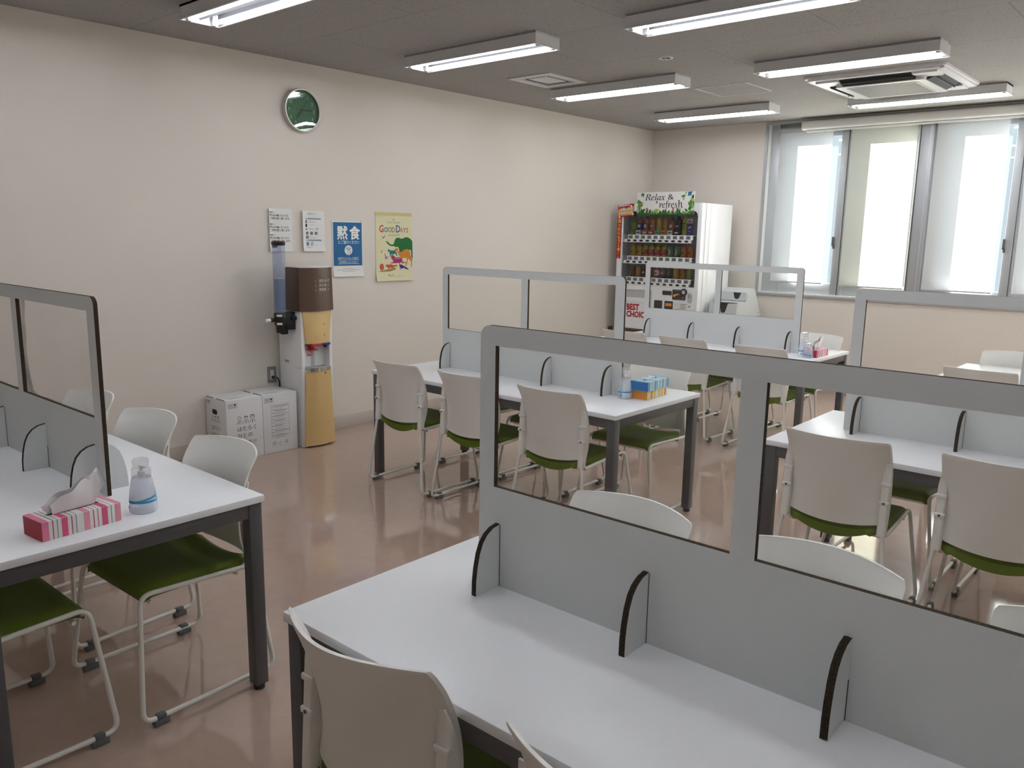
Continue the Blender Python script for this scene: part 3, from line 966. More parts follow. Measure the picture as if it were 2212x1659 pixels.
# ------------------------------------------------------------------ things on the clock wall
t = thing('wall_clock', 'round wall clock with green face high on the wall', 'clock', (0, 3.99, 2.585))
F = on_wall_x()
b = MB()
prof = [(.150, .004), (.160, .004), (.163, .012), (.163, .034), (.158, .044), (.151, .044), (.149, .030)]
b.lathe(prof, 'clock_rim', 56, F=F, cap=False); b.build('rim', t)
b = MB(); b.lathe([(0, .022), (.151, .022), (.151, .006), (0, .006)], 'clock_green', 48, F=F)
for n in range(1, 13):
    a = PI / 2 - n * PI / 6
    b.text(str(n), .112 * math.cos(a), .112 * math.sin(a) - .014, .040, .0226, 'clock_numeral', F, 'C', bold=-.012, sx=.82)
b.build('dial', t)
def hand(name, ang, ln, w, h, tail):
    g = MB()
    a = PI / 2 - R(ang)
    d, q = (math.cos(a), math.sin(a)), (-math.sin(a), math.cos(a))
    P = [(-tail, -w), (ln * .55, -w * 1.5), (ln, -.0008), (ln, .0008), (ln * .55, w * 1.5), (-tail, w)]
    g.prism([(p[0] * d[0] + p[1] * q[0], p[0] * d[1] + p[1] * q[1]) for p in P], h, h + .0015, 'plastic_black', F)
    if w > .002: g.lathe([(.009, h), (.009, h + .002), (0, h + .002)], 'plastic_black', 16, F=F)
    g.build(name, t)
hand('hour_hand', 218, .080, .0055, .0245, .012)
hand('minute_hand', 86, .108, .0032, .0275, .014)
hand('second_hand', 33, .110, .0008, .0305, .02)
b = MB(); b.lathe([(0, .0405), (.152, .0385)], 'clock_glass', 48, F=F); b.build('glass', t)

# notices
def sheet(name, label, cat, y0, y1, z0, z1, m, curl=.012, curl_top=0.0):
    """A sheet pinned to the wall, lower edge lifting a little. Returns (object builder, frame, bulge function)."""
    b = MB()
    w, h = y1 - y0, z1 - z0
    def bulge(a, c):
        k = 1 - c / h
        return .003 + curl * max(0, k - .78) ** 2 * 20 + curl_top * (1 - min(1, a / (w * .3))) ** 2
    b.slab(lambda i, j: (bulge(i * w, j * h), i * w, j * h), 10, 14, m, lambda i, j: (-.0009, 0, 0))
    return b, Frame((.0, 0, 0), (0, 1, 0), (0, 0, 1)), bulge
def place(b, name, label, cat, y0, z0):
    o = b.build(name, None, (0, y0, z0), sharp=60)
    return tag(o, label, cat, 'notices on the wall')
def printed(b, fn, bulge):
    """Add print to a sheet: draws flat, then presses it onto the sheet's bulge."""
    k = len(b.v)
    fn()
    for i in range(k, len(b.v)):
        x, y, z = b.v[i]
        b.v[i] = (x + bulge(y, z) + .0004, y, z)

b, F, bu = sheet('', '', '', 3.675, 3.885, 1.507, 1.833, 'paper_white', .006, .012)
def pr():
    for z in (.305, .215, .133):
        b.text('皆様へ', .005, z - .014, .017, 0, 'ink_black', F, bold=.02)
        b.text('樽の水が無くなったら', .005, z - .037, .019, 0, 'ink_black', F, bold=.02, width=.170)
        b.text('ご交換お願い致します。', .005, z - .060, .019, 0, 'ink_black', F, bold=.02, width=.184)
printed(b, pr, bu)
place(b, 'water_notice', 'white paper notice with three blocks of bold black writing behind the cup tube', 'notice', 3.675, 1.507)

b, F, bu = sheet('', '', '', 3.97, 4.19, 1.506, 1.826, 'paper_white', .012, .02)
def pr():
    b.text('携帯使用方法について', .055, .292, .012, 0, 'ink_grey', F, bold=.02, width=.085)
    b.rect(.055, .145, .278, .280, 0, 'ink_light', F)
    for z, w in ((.258, .13), (.088, .13)):
        b.rect(.055, .055 + w, z - .006, z + .006, 0, 'ink_band', F)
        for q in range(2): b.rect(.028 + q * .013, .037 + q * .013, z - .008, z + .006, 0, 'ink_grey', F)
    for z0, z1 in ((.222, .246), (.192, .217)): b.rect(.032, .054, z0, z1, 0, 'ink_black' if z0 < .2 else 'ink_grey', F)
    b.flat([(.026, .166), (.040, .182), (.056, .178), (.050, .170), (.036, .172)], 0, 'ink_black', F)
    for k in range(3): b.rect(.036 + .043 * k, .064 + .043 * k, .132, .156, 0, 'ink_grey', F)
    b.rect(.034, .066, .100, .124, 0, 'ink_grey', F)
    b.rect(.040, .066, .046, .074, 0, 'ink_grey', F); b.rect(.082, .106, .046, .072, 0, 'ink_light', F); b.flat([(.088, .054), (.106, .072), (.110, .068), (.098, .052)], 0, 'ink_black', F)
    for z, x0, x1 in ((.242, .066, .095), (.234, .066, .135), (.229, .066, .138), (.207, .075, .125), (.184, .068, .10), (.177, .068, .128), (.172, .068, .12), (.119, .074, .09), (.112, .074, .15), (.107, .074, .12), (.078, .085, .112), (.05, .118, .158), (.036, .036, .1), (.031, .036, .088)):
        b.rect(x0, x1, z - .0012, z + .0012, 0, 'ink_light', F)
    b.ring(.146, .178, .008, .004, 0, 'ink_grey', F, 14)
    b.rect(0, .216, .2105, .2112, 0, 'ink_light', F); b.rect(0, .216, .1270, .1277, 0, 'ink_light', F)
printed(b, pr, bu)
place(b, 'instruction_sheet', 'creased white instruction sheet with small grey pictures beside the blue poster', 'notice', 3.97, 1.506)

b, F, bu = sheet('', '', '', 4.265, 4.575, 1.295, 1.752, 'paper_white', .012)
def pr():
    b.rect(.008, .302, .090, .448, 0, 'poster_blue', F)
    b.text('黙', .100, .318, .118, .0003, 'ink_white', F, 'C', sx=.93, fat=.026)
    b.text('食', .228, .318, .118, .0003, 'ink_white', F, 'C', sx=.93, fat=.026)
    b.text('にご協力ください', .165, .274, .030, .0003, 'ink_white', F, 'C', fat=.01, width=.215)
    b.disc(.160, .219, .040, .0003, 'ink_white', F, 32)
    lip = [(.130, 0.232), (.145, 0.242), (.158, 0.239), (.171, 0.242), (.187, 0.232), (.171, 0.223), (.160, 0.220), (.147, 0.223)]
    b.stroke(lip, .0035, .0006, 'poster_blue', F, True)
    b.stroke([(.136, 0.232), (.152, 0.234), (.160, 0.232), (.168, 0.234), (.182, 0.232)], .0025, .0006, 'poster_blue', F)
    b.stroke([(.154, 0.233), (.154, 0.192), (.160, 0.186), (.172, 0.190), (.182, 0.201), (.180, 0.213), (.170, 0.219), (.166, 0.233)], .0035, .0006, 'poster_blue', F)
    b.stroke([(.168, 0.209), (.178, 0.209)], .003, .0006, 'poster_blue', F); b.stroke([(.168, 0.201), (.178, 0.201)], .003, .0006, 'poster_blue', F)
    b.text('会食中マスクなしの会話で', .158, .145, .020, .0003, 'ink_white', F, 'C', width=.215)
    b.rect(.050, .268, .137, .1395, .0003, 'ink_white', F)
    b.text('飛沫感染しないために！', .158, .113, .020, .0003, 'ink_white', F, 'C', width=.19)
    b.rect(.050, .268, .105, .1075, .0003, 'ink_white', F)
    for z, x0, x1 in ((.066, .10, .21), (.055, .035, .272), (.044, .09, .225)):
        b.rect(x0, x1, z - .002, z + .002, 0, 'ink_light', F)
printed(b, pr, bu)
po = place(b, 'silence_poster', 'blue poster asking for silent eating between the paper notices and the calendar', 'poster', 4.265, 1.295)
for y in (.0, .30):
    g = MB(); g.lathe([(.006, 0), (.006, .004), (.003, .009), (.005, .012), (0, .012)], 'ink_white', 10, F=on_wall_x(.001, y, .459)); g.build('push_pin', po)

# calendar
b, F, bu = sheet('', '', '', 4.715, 5.13, 1.245, 1.838, 'calendar_cream', .02)
CW, CH = .415, .593
def cp(pts): return [((x - 165) / 810 * CW, CH - (y - 75) / 1480 * CH) for x, y in pts]     # crop coordinates of the cover
def pr():
    b.rect(0, CW, CH - .030, CH, 0, 'calendar_band', F)
    b.rect(.18, .20, CH - .018, CH - .015, .0003, 'ink_light', F)
    b.text('2022 ★ CALENDAR', CW * .495, CH - .092, .019, 0, 'letter_olive', F, 'C', width=.145)
    b.ring(CW * .49, CH - .062, .008, .004, 0, 'letter_olive', F, 8)
    x = .040
    for ch, col, sz in (('G', 'letter_red', .085), ('O', 'letter_blue', .062), ('O', 'letter_olive', .062), ('D', 'letter_brown', .062), (' ', '', 0), ('D', 'letter_blue', .088), ('A', 'letter_pink', .058), ('Y', 'letter_teal', .058), ('S', 'letter_red', .058)):
        if ch == ' ': x += .010; continue
        b.text(ch, x, CH - .170, sz, 0, col, F, bold=.02, sx=.86)
        x += sz * (.66 if ch in 'GO' else .60)
    b.text('SILHOUETTE', CW * .50, CH - .204, .026, 0, 'letter_olive', F, 'C', width=.128)
    P = lambda pts, m, h=0: b.flat(cp(pts), h, m, F)
    P([(388, 680), (440, 715), (480, 755), (530, 770), (565, 740), (585, 670), (620, 620), (680, 615), (735, 640), (780, 625), (830, 603), (890, 608), (950, 645), (985, 690), (992, 1070), (965, 1075), (955, 900), (930, 880), (720, 945), (690, 935), (680, 870), (660, 820), (620, 818), (590, 825), (585, 800), (530, 803), (470, 790), (420, 745), (395, 715)], 'elephant')
    P([(425, 905), (430, 880), (455, 858), (470, 890), (560, 895), (600, 905), (630, 960), (640, 1010), (625, 1020), (595, 960), (570, 960), (575, 985), (525, 975), (490, 985), (480, 1035), (468, 1035), (472, 985), (455, 915), (430, 918)], 'fox', .0003)
    P([(505, 1000), (520, 980), (560, 1010), (600, 1045), (700, 1045), (740, 1080), (770, 1140), (830, 1160), (890, 1165), (830, 1176), (760, 1168), (700, 1160), (620, 1172), (480, 1170), (482, 1160), (540, 1150), (545, 1110), (510, 1075), (498, 1040)], 'tiger', .0006)
    for q in range(5): b.stroke(cp([(580 + q * 25, 1055), (585 + q * 25, 1085)]), .003, .0009, 'calendar_cream', F)
    P([(565, 878), (600, 855), (640, 838), (652, 855), (650, 890), (680, 920), (730, 930), (780, 890), (850, 862), (900, 880), (930, 930), (945, 1010), (985, 1065), (975, 1150), (972, 1255), (950, 1262), (955, 1150), (900, 1080), (880, 1090), (860, 1180), (845, 1240), (820, 1240), (845, 1160), (855, 1060), (760, 1060), (760, 1190), (740, 1200), (735, 1070), (715, 1050), (690, 1020), (660, 960), (630, 905), (600, 900), (570, 895)], 'camel', .0009)
    P([(357, 980), (370, 962), (382, 975), (378, 1000), (392, 1020), (440, 1035), (420, 1070), (395, 1085), (365, 1075), (358, 1050), (368, 1020)], 'duck')
    P([(385, 1190), (410, 1205), (500, 1195), (545, 1215), (630, 1210), (632, 1240), (560, 1245), (535, 1275), (510, 1270), (470, 1265), (430, 1290), (425, 1255), (395, 1250), (382, 1225)], 'panda', .0012)
    P([(668, 1130), (685, 1150), (690, 1200), (740, 1210), (800, 1245), (860, 1280), (900, 1318), (840, 1312), (790, 1285), (745, 1285), (740, 1320), (733, 1320), (735, 1285), (710, 1290), (703, 1322), (696, 1320), (705, 1280), (688, 1250), (680, 1190), (665, 1150)], 'peacock', .0012)
    P([(215, 1350), (400, 1305), (590, 1262), (600, 1310), (470, 1350), (240, 1356)], 'log', .0003)
    b.disc(*cp([(293, 1250)])[0], .024, .0003, 'panda', F, 20, .030)
    b.stroke(cp([(275, 1225), (300, 1215), (310, 1240), (290, 1250), (312, 1275), (285, 1285)]), .003, .0006, 'calendar_cream', F)
    b.rect(*[c for c in (cp([(289, 1300)])[0][0], cp([(297, 1300)])[0][0])], cp([(0, 1330)])[0][1], cp([(0, 1300)])[0][1], .0003, 'panda', F)
    P([(292, 562), (320, 605), (345, 600), (378, 560), (365, 605), (335, 625), (315, 650), (318, 620)], 'letter_blue')
    for k in range(9): b.disc(*cp([(210 + (k * 37) % 70, 690 + k * 14)])[0], .003, 0, 'leafgold', F, 8)
    P([(275, 880), (290, 905), (318, 868), (302, 915), (300, 945), (282, 945), (285, 915)], 'letter_olive')
    P([(425, 1430), (462, 1388), (440, 1425), (455, 1440), (430, 1445)], 'ink_black')
    b.text('ETTNA', *cp([(450, 1440)])[0], .016, 0, 'ink_black', F, bold=.02)
    b.text('シェラティブ', *cp([(530, 1478)])[0], .017, 0, 'ink_grey', F, width=.115)
    for y in (1468, 1505, 1520): b.rect(cp([(445 if y < 1500 else 480, y)])[0][0], cp([(515 if y < 1500 else 750, y)])[0][0], cp([(0, y)])[0][1], cp([(0, y - 8)])[0][1], 0, 'ink_grey', F)
    for y in (165, 185): b.rect(cp([(185, y)])[0][0], cp([(350, y)])[0][0], cp([(0, y)])[0][1], cp([(0, y - 5)])[0][1], 0, 'ink_light', F)
printed(b, pr, bu)
place(b, 'wall_calendar', 'cream calendar with colourful animal silhouettes on the wall', 'calendar', 4.715, 1.245)

# outlets
t = thing('wall_outlet', 'steel power outlet above the cardboard water boxes', 'outlet', (0, 3.655, .545))
F = on_wall_x()
b = MB(); b.prism(rounded(-.038, .038, -.064, .064, .006), 0, .006, 'steel_plate', F); b.build('plate', t)
b = MB(); b.box(-.015, .015, -.036, .036, .005, .009, 'outlet_white', F=F)
for s in (-.006, .006): b.rect(s - .0012, s + .0012, .014, .026, .0093, 'void_black', F)
b.disc(0, .006, .003, .0093, 'void_black', F, 10); b.build('socket_face', t)
cord = MB()
cord.box(-.010, .012, -.030, -.008, .009, .034, 'plastic_black', .004, F)
cord.tube([F(p) for p in fillet([(.004, -.02, .03), (.030, -.022, .034), (.050, -.06, .03), (.056, -.16, .018), (.056, -.40, .014)], .03)], .005, 'plastic_black', 8)
tag(cord.build('power_cord', None, (0, 3.655, .545)), 'black plug and cord running down from the steel outlet beside the dispenser', 'cord')
b = MB(); b.box(-.045, .045, -.026, .026, 0, .012, 'outlet_dark', .003, F)
o = b.build('wall_socket', None, (0, 8.30, .568)); tag(o, 'small dark wall socket low beside the vending machine', 'outlet')

# ------------------------------------------------------------------ water boxes
def person_icon(b, a, c, s, F, cap=0):
    b.ring(a, c, s * .26, s * .055, .0005, 'ink_black', F, 16, s * .30)
    b.stroke([(a - s * .44, c - s * .95), (a - s * .42, c - s * .60), (a - s * .22, c - s * .42), (a, c - s * .58), (a + s * .22, c - s * .42), (a + s * .42, c - s * .60), (a + s * .44, c - s * .95)], s * .055, .0005, 'ink_black', F)
    b.stroke([(a - .05 * s, c - s * .58), (a - .03 * s, c - s * .95)], s * .05, .0005, 'ink_black', F)
    b.stroke([(a + .05 * s, c - s * .58), (a + .03 * s, c - s * .95)], s * .05, .0005, 'ink_black', F)
    if cap == 1: b.rect(a - s * .30, a + s * .30, c + s * .10, c + s * .20, .0006, 'ink_black', F)
    if cap == 2: b.stroke([(a - s * .30, c - s * .1), (a - s * .28, c + s * .25), (a, c + s * .36), (a + s * .28, c + s * .25), (a + s * .30, c - s * .1)], s * .09, .0006, 'ink_black', F)
def box_marks(b, a, c, s, F):
    for q in (0, 1):
        x0 = a + q * s * 1.25
        b.stroke([(x0, c), (x0 + s, c), (x0 + s, c + s), (x0, c + s)], s * .10, .0005, 'ink_black', F, True)
    for q in (.32, .68):
        b.stroke([(a + s * q, c + s * .15), (a + s * q, c + s * .8)], s * .09, .0005, 'ink_black', F)
        b.flat([(a + s * (q - .14), c + s * .62), (a + s * (q + .14), c + s * .62), (a + s * q, c + s * .86)], .0005, 'ink_black', F)
    x0 = a + 1.25 * s
    b.flat([(x0 + .15 * s, c + .88 * s), (x0 + .85 * s, c + .88 * s), (x0 + .55 * s, c + .42 * s), (x0 + .55 * s, c + .2 * s), (x0 + .8 * s, c + .12 * s), (x0 + .2 * s, c + .12 * s), (x0 + .45 * s, c + .2 * s), (x0 + .45 * s, c + .42 * s)], .0005, 'ink_black', F)
BX, BY, BZ = .292, .294, .455
def water_text(b, F, cx, w):
    for k in range(3): person_icon(b, cx + (k - 1) * .052 * w, .312, .046 * w, F, k)
    b.text('はたらく', cx - .075 * w, .218, .040, .0005, 'ink_black', F, width=.150 * w)
    b.text('ひとの', cx - .075 * w, .166, .040, .0005, 'ink_black', F, width=.118 * w)
    b.text('天然水', cx - .075 * w, .112, .040, .0005, 'ink_black', F, width=.120 * w)
    b.ring(cx + .066 * w, .126, .013 * w, .0022, .0005, 'ink_black', F, 16); b.rect(cx + .060 * w, cx + .072 * w, .1245, .1275, .0005, 'ink_black', F)
    for k in range(3): person_icon(b, cx + (k - 1) * .056 * w, .074, .046 * w, F, 2 - k)
def water_box(y0, label, which):
    b = MB()
    b.box(0, BX, 0, BY, 0, BZ, 'carton_white', .004)
    Ff, Fs, Ft = Frame((BX, 0, 0), (0, 1, 0), (0, 0, 1)), Frame((0, 0, 0), (1, 0, 0), (0, 0, 1)), Frame((0, 0, BZ), (0, 1, 0), (-1, 0, 0))
    for a0, a1 in ((.02, .115), (.16, .27)): b.box(BX * a0 / .29, BX * a1 / .29, .0, .003, BZ - .002, BZ + .002, 'ink_black')
    b.rect(.002, BY - .002, -.150, -.148, .0006, 'ink_light', Ft)
    for q in range(3): b.rect(.05, .20 - .03 * q, -.215 + q * .012 - .03, -.208 + q * .012 - .03, .0006, 'ink_light', Ft)
    box_marks(b, .018, BZ - .058, .030, Ff)
    box_marks(b, .012, BZ - .050, .026, Fs)
    hole = rounded(.095, .165, .335, .372, .017)
    b.flat(hole, .0006, 'void_black', Fs)
    water_text(b, Fs, .135, .80)
    if which == 0:
        water_text(b, Ff, .155, 1.0)
    else:
        x0, x1, z0, z1 = .068, .222, .115, .375
        b.stroke([(x0, z0), (x1, z0), (x1, z1), (x0, z1)], .0022, .0005, 'ink_grey', Ff, True)
        b.rect(.096, .0975, z0, z1, .0005, 'ink_grey', Ff)
        for k in range(20):
            z = z1 - .013 - k * .0128
            if k in (1, 3, 5, 7, 9, 12, 16, 18): b.rect(x0, x1, z + .0055, z + .0065, .0005, 'ink_grey', Ff)
            b.rect(.101, .215 - (k * 37 % 5) * .012, z - .0022, z + .0022, .0006, 'ink_light' if k % 3 else 'ink_grey', Ff)
            if k % 2 == 0: b.rect(.074, .091, z - .002, z + .002, .0006, 'ink_grey', Ff)
        b.ring(.086, .075, .012, .004, .0005, 'ink_grey', Ff, 16)
        b.stroke([(.130, .066), (.152, .066), (.141, .085)], .003, .0005, 'ink_grey', Ff, True)
        b.stroke([(.182, .064), (.204, .064), (.204, .084), (.182, .084)], .003, .0005, 'ink_grey', Ff, True); b.text('紙', .193, .067, .015, .0006, 'ink_grey', Ff, 'C')
        for z in (.075, .068): b.rect(.112, .126, z - .001, z + .001, .0006, 'ink_light', Ff)
        b.rect(x0, x1, .048, .050, .0005, 'ink_light', Ff)
    o = b.build('water_carton', None, (.018, y0, 0))
    return tag(o, label, 'carton', 'water cartons beside the dispenser')
water_box(3.081, 'white water carton with three line drawn people and big writing, farther from the dispenser', 0)
water_box(3.378, 'white water carton with a printed table, touching the dispenser', 1)

# ------------------------------------------------------------------ water dispenser
DY0, DWd = 3.703, .284
t = thing('water_dispenser', 'white and gold water dispenser with a brown cover on top', 'water dispenser', (.048, DY0, 0))
def outline(x0, x1, y0, y1, bow):
    """Plan with a bowed front (front = +x)."""
    return [(x0, y0)] + [(x1 + bow * (1 - (2 * k / 10 - 1) ** 2), y0 + (y1 - y0) * k / 10) for k in range(11)] + [(x0, y1)]
b = MB()
XB = .328
for y0, y1 in ((0, .030), (DWd - .030, DWd)): b.box(0, XB - .026, y0, y1, 0, 1.066, 'cooler_white', .004)
b.box(0, XB - .027, .030, DWd - .030, 0, .612, 'cooler_white')
b.box(0, XB - .027, .030, DWd - .030, .815, 1.066, 'cooler_white')
b.box(0, XB - .085, .030, DWd - .030, .612, .815, 'cooler_white')
for k in range(3): b.box(XB - .087, XB - .078, .125 + k * .012, .130 + k * .012, .63, .80, 'cooler_white', .002)
b.rect(.20, XB - .03, .6245, .6265, .0006, 'ink_grey', Frame((0, 0, 0), (1, 0, 0), (0, 0, 1)))
b.box(.07, .13, -.0008, .001, .655, .672, 'ink_light', .0)
b.box(.072, .128, -.0012, .001, .668, .674, 'ink_grey', .0)
b.build('cabinet', t)
def panel(z0, z1, f0, f1, mat_, name, bow):
    """A gold front panel whose sides taper from width fraction f0 (bottom) to f1 (top)."""
    g = MB()
    def fn(i, j):
        f = f0 + (f1 - f0) * j
        yy = DWd / 2 + (i - .5) * DWd * f
        return Vector((XB - .012 + bow * (1 - (2 * i - 1) ** 2), yy, z0 + (z1 - z0) * j))
    g.slab(fn, 14, 6, mat_, lambda i, j: (-.02, 0, 0))
    return g
g = panel(.815, 1.066, .74, .92, 'cooler_gold', 'control_panel', .022)
FP = Frame((XB + .0075, DWd / 2, 0), (0, 1, 0), (0, 0, 1))
g.box(.012, .018, .862, .930, -.002, .0005, 'outlet_dark', .001, FP)
up = g.build('control_panel', t)
for y, z, r in ((.050, .965, .009), (-.030, .872, .010), (.050, .878, .010)):
    k = MB(); k.lathe([(r, -.004), (r, .003), (r * .7, .006), (0, .006)], 'cooler_gold', 16, F=Frame((XB + .006, DWd / 2 + y, z), (0, 1, 0), (0, 0, 1))); k.build('button', up)
k = MB(); k.lathe([(.003, -.002), (.003, .001), (0, .001)], 'led_orange', 10, F=Frame((XB + .0075, DWd / 2 - .028, .928), (0, 1, 0), (0, 0, 1))); k.build('indicator_lamp', up)
k = MB()
for z in (.912, .896): k.disc(-.028, z, .002, .0008, 'outlet_dark', FP, 8)
for z in (.915, .90): k.disc(.050, z, .0012, .0008, 'outlet_dark', FP, 8)
k.build('indicator_dot', up)
panel(.012, .598, .99, .80, 'cooler_gold', 'lower_door', .030).build('lower_door', t)
k = MB(); k.box(-.002, .052, .575, .588, -.004, .0015, 'outlet_dark', .003, Frame((XB + .014, DWd / 2, 0), (0, 1, 0), (0, 0, 1))); k.build('door_grip', t)
g = MB()
g.prism([(p[0], p[1]) for p in outline(XB - .085, XB - .005, .035, DWd - .035, .028)], .598, .626, 'chrome')
for k in range(7): g.box(XB - .078 + k * .011, XB - .073 + k * .011, .05, DWd - .05, .626, .6285, 'socket_grey')
g.build('drip_tray', t)
g = MB(); g.box(XB - 0.095, XB + .012, .075, .165, .795, .815, 'tap_red', .004); g.box(XB - 0.085, XB - 0.050, .10, .13, .765, .798, 'tap_red', .004); g.box(XB - 0.085, XB - 0.020, .085, .145, .757, .767, 'tap_red', .003); g.build('hot_tap', t)
g = MB(); g.box(XB - 0.095, XB + .008, .170, .245, .797, .815, 'tap_blue', .005); g.lathe([(.012, .77), (.014, .80)], 'tap_blue', 12, (XB - 0.065, XB - 0.085, 0)); g.build('cold_tap', t)
g = MB()
FS = Frame((XB - .0245, .032, 0), (0, 1, 0), (0, 0, 1))
g = MB(); FS = Frame((XB - .0845, .085, 0), (0, 1, 0), (0, 0, 1))
g.rect(0, .050, .710, .778, .0006, 'ink_white', FS); g.stroke([(0.001, .711), (.049, .711), (.049, .777), (.001, .777)], .004, .0010, 'ink_red', FS, True)
g.stroke([(.008, .728), (.042, .728), (.025, .766)], .005, .0010, 'ink_red', FS, True); g.text('!', .025, .733, .026, .0012, 'ink_red', FS, 'C', bold=.03)
g.rect(.004, .046, .714, .722, .0012, 'ink_red', FS)
g.build('warning_sticker', t)
# brown cover with bowed front
def ol(gx, gy): return [(.125 - gx, -.008 - gy), (.25, -.010 - gy)] + [(XB - .02 + gx + .045 * (1 - (2 * k / 12 - 1) ** 2), -.008 - gy + (DWd + .016 + 2 * gy) * k / 12) for k in range(13)] + [(.125 - gx, DWd + .008 + gy)]
g = MB()
a0, a1 = ol(.004, .003), ol(-.002, -.002)
n = len(a0)
vs = [(p[0], p[1], 1.066) for p in a0] + [(p[0], p[1], 1.392) for p in a1]
g.add(vs, [(i, (i + 1) % n, n + (i + 1) % n, n + i) for i in range(n)] + [tuple(range(n - 1, -1, -1))], 'brown_cover')
g.prism(ol(-.002, -.002), 1.392, 1.394, 'plastic_black')
g.prism(ol(-.012, -.010), 1.394, 1.400, 'cooler_white')
FB = Frame((XB + .0265, DWd / 2, 0), (0, 1, 0), (0, 0, 1))
for k, s_ in enumerate(('はたらく', 'ひとの', '天然水')): g.text(s_, -.006, 1.288 - k * .034, .026, .001, 'ink_white', FB, bold=-.006, width=(.086, .066, .068)[k])
for x in (-.038, .094):
    for q in range(3):
        z = 1.300 - q * .034 if x < 0 else 1.304 - q * .034
        yy = x
        for d in range(2): g.rect(yy + .000, yy + .008, z - d * .010 - .004, z - d * .010, -.004 if x > 0 else -.0005, 'ink_light', Frame((XB + .0265 - (.014 if x > 0 else .0), DWd / 2, 0), (0, 1, 0), (0, 0, 1)))
g.build('bottle_cover', t, sharp=30)
b = MB(); b.prism([(p[0], p[1]) for p in outline(.01, XB - .03, .008, DWd - .008, .01)], 0, .012, 'plastic_black'); b.build('plinth', t)

# cup tube hanging on the side of the dispenser
t = thing('cup_dispenser', 'clear blue cup tube with black holder on the side of the water dispenser', 'cup dispenser', (.240, 3.602, 0))
g = MB(); g.lathe([(.046, 1.045), (.046, 1.572)], 'tube_clear', 28); g.build('clear_tube', t)
g = MB(); g.lathe([(.047, 1.558), (.050, 1.562), (.052, 1.582), (.040, 1.590), (0, 1.592)], 'plastic_black', 28); g.box(-.056, -.035, -.020, .020, 1.54, 1.583, 'plastic_black', .006); g.build('cap', t)
g = MB()
g.lathe([(.0, .905), (.036, .905), (.040, .955), (.048, .965), (.052, 1.045), (.046, 1.058), (0, 1.058)], 'plastic_black', 24)
g.box(-.025, .045, .02, .1005, .925, 1.06, 'plastic_black', .006); g.box(.03, .065, .06, .1005, 1.0, 1.03, 'plastic_black', .004); g.box(-.02, .02, .0, .05, .89, .93, 'plastic_black', .005)
g.tube([(-.01, -.03, 1.005), (-.01, -.085, 1.002)], .015, 'plastic_black', 14)
g.build('holder', t)
g = MB(); g.tube([(-.01, -.083, 1.002), (-.01, -.120, 1.000)], .014, 'ink_white', 14); g.build('knob', t)
g = MB()
g.rect(-.020, .020, 1.030, 1.046, .0535, 'paper_white', Frame((0, 0, 0), (.67, .74, 0), (0, 0, 1)))
g.rect(-.020, .020, .968, .984, .0535, 'paper_white', Frame((0, 0, 0), (.67, .74, 0), (0, 0, 1)))
g.build('sticker', t)
g = MB()
for k in range(20):
    z = 1.062 + k * .0125
    g.lathe([(.037, z), (.041, z + .010), (.0425, z + .0118), (.041, z + .0124)], 'cup_blue' if k % 5 else 'ink_band', 24)
g.lathe([(0, 1.315), (.040, 1.312)], 'ink_white', 20)
o = g.build('paper_cups', None, (.240, 3.602, 0)); tag(o, 'stack of blue paper cups inside the clear cup tube', 'paper cups'); o['kind'] = 'stuff'

# ------------------------------------------------------------------ vending machine
VX0, VX1, VY, VB, VH = .125, 1.215, 8.20, 8.90, 2.035
t = thing('vending_machine', 'white drink vending machine in the room corner', 'vending machine', (0, VY, 0))
F = on_front(0, 0, 0)                                        # relative to the machine: front face at y = 0, right = +x
DPT = .18                                                   # depth of the display recess
b = MB()
b.box(VX0, VX1, .20, VB - VY, .03, VH, 'machine_white', .012)
b.box(VX0, .188, .098, .21, .03, VH, 'machine_white', .010); b.box(1.164, VX1, .098, .21, .03, VH, 'machine_white', .010)
b.box(.18, 1.17, .098, .21, 1.954, VH - .002, 'machine_white'); b.box(.18, 1.17, .098, .21, .03, 1.116, 'machine_white')
b.build('cabinet', t)
b = MB()
wx0, wx1, wz0, wz1 = .19, 1.162, 1.118, 1.952
def bar(x0, x1, z0, z1): b.box(x0, x1, 0, .095, z0, z1, 'machine_white', .010)
bar(VX0, wx0, .03, VH); bar(wx1, VX1, .03, VH)
b.box(wx0 - .01, wx1 + .01, .001, .095, wz1, VH, 'machine_white')
b.box(wx0 - .01, .275, .001, .095, .60, wz0, 'machine_white')
b.box(.275, .62, .001, .095, 1.06, wz0, 'machine_white')     # above the poster bay
b.box(.62, wx1 + .01, .001, .095, .60, wz0, 'machine_white')
b.box(wx0 - .01, wx1 + .01, .001, .095, .03, .30, 'machine_white')
b.box(wx0 - .01, .275, .001, .095, .30, .60, 'machine_white'); b.box(.98, wx1 + .01, .001, .095, .30, .60, 'machine_white')
b.box(.275, .98, .07, .095, .30, .60, 'machine_grey')
for cx, cz, sx, sz in ((wx1, wz1, -1, -1), (wx0, wz1, 1, -1)):   # rounded upper corners of the display opening
    b.prism([(cx, cz), (cx + sx * .06, cz)] + [(cx + sx * (.06 - .06 * math.sin(R(15 * k))), cz + sz * (.06 - .06 * math.cos(R(15 * k)))) for k in range(7)], -.095, -.002, 'machine_white', F)
b.box(VX0 + .006, VX1 - .006, .090, .100, .04, 1.10, 'tag_grey'); b.box(VX0 + .004, wx0 - .006, .090, .100, 1.1, VH - .006, 'tag_grey'); b.box(wx1 + .006, VX1 - .004, .090, .100, 1.1, VH - .006, 'tag_grey')
b.build('door', t)
b = MB()
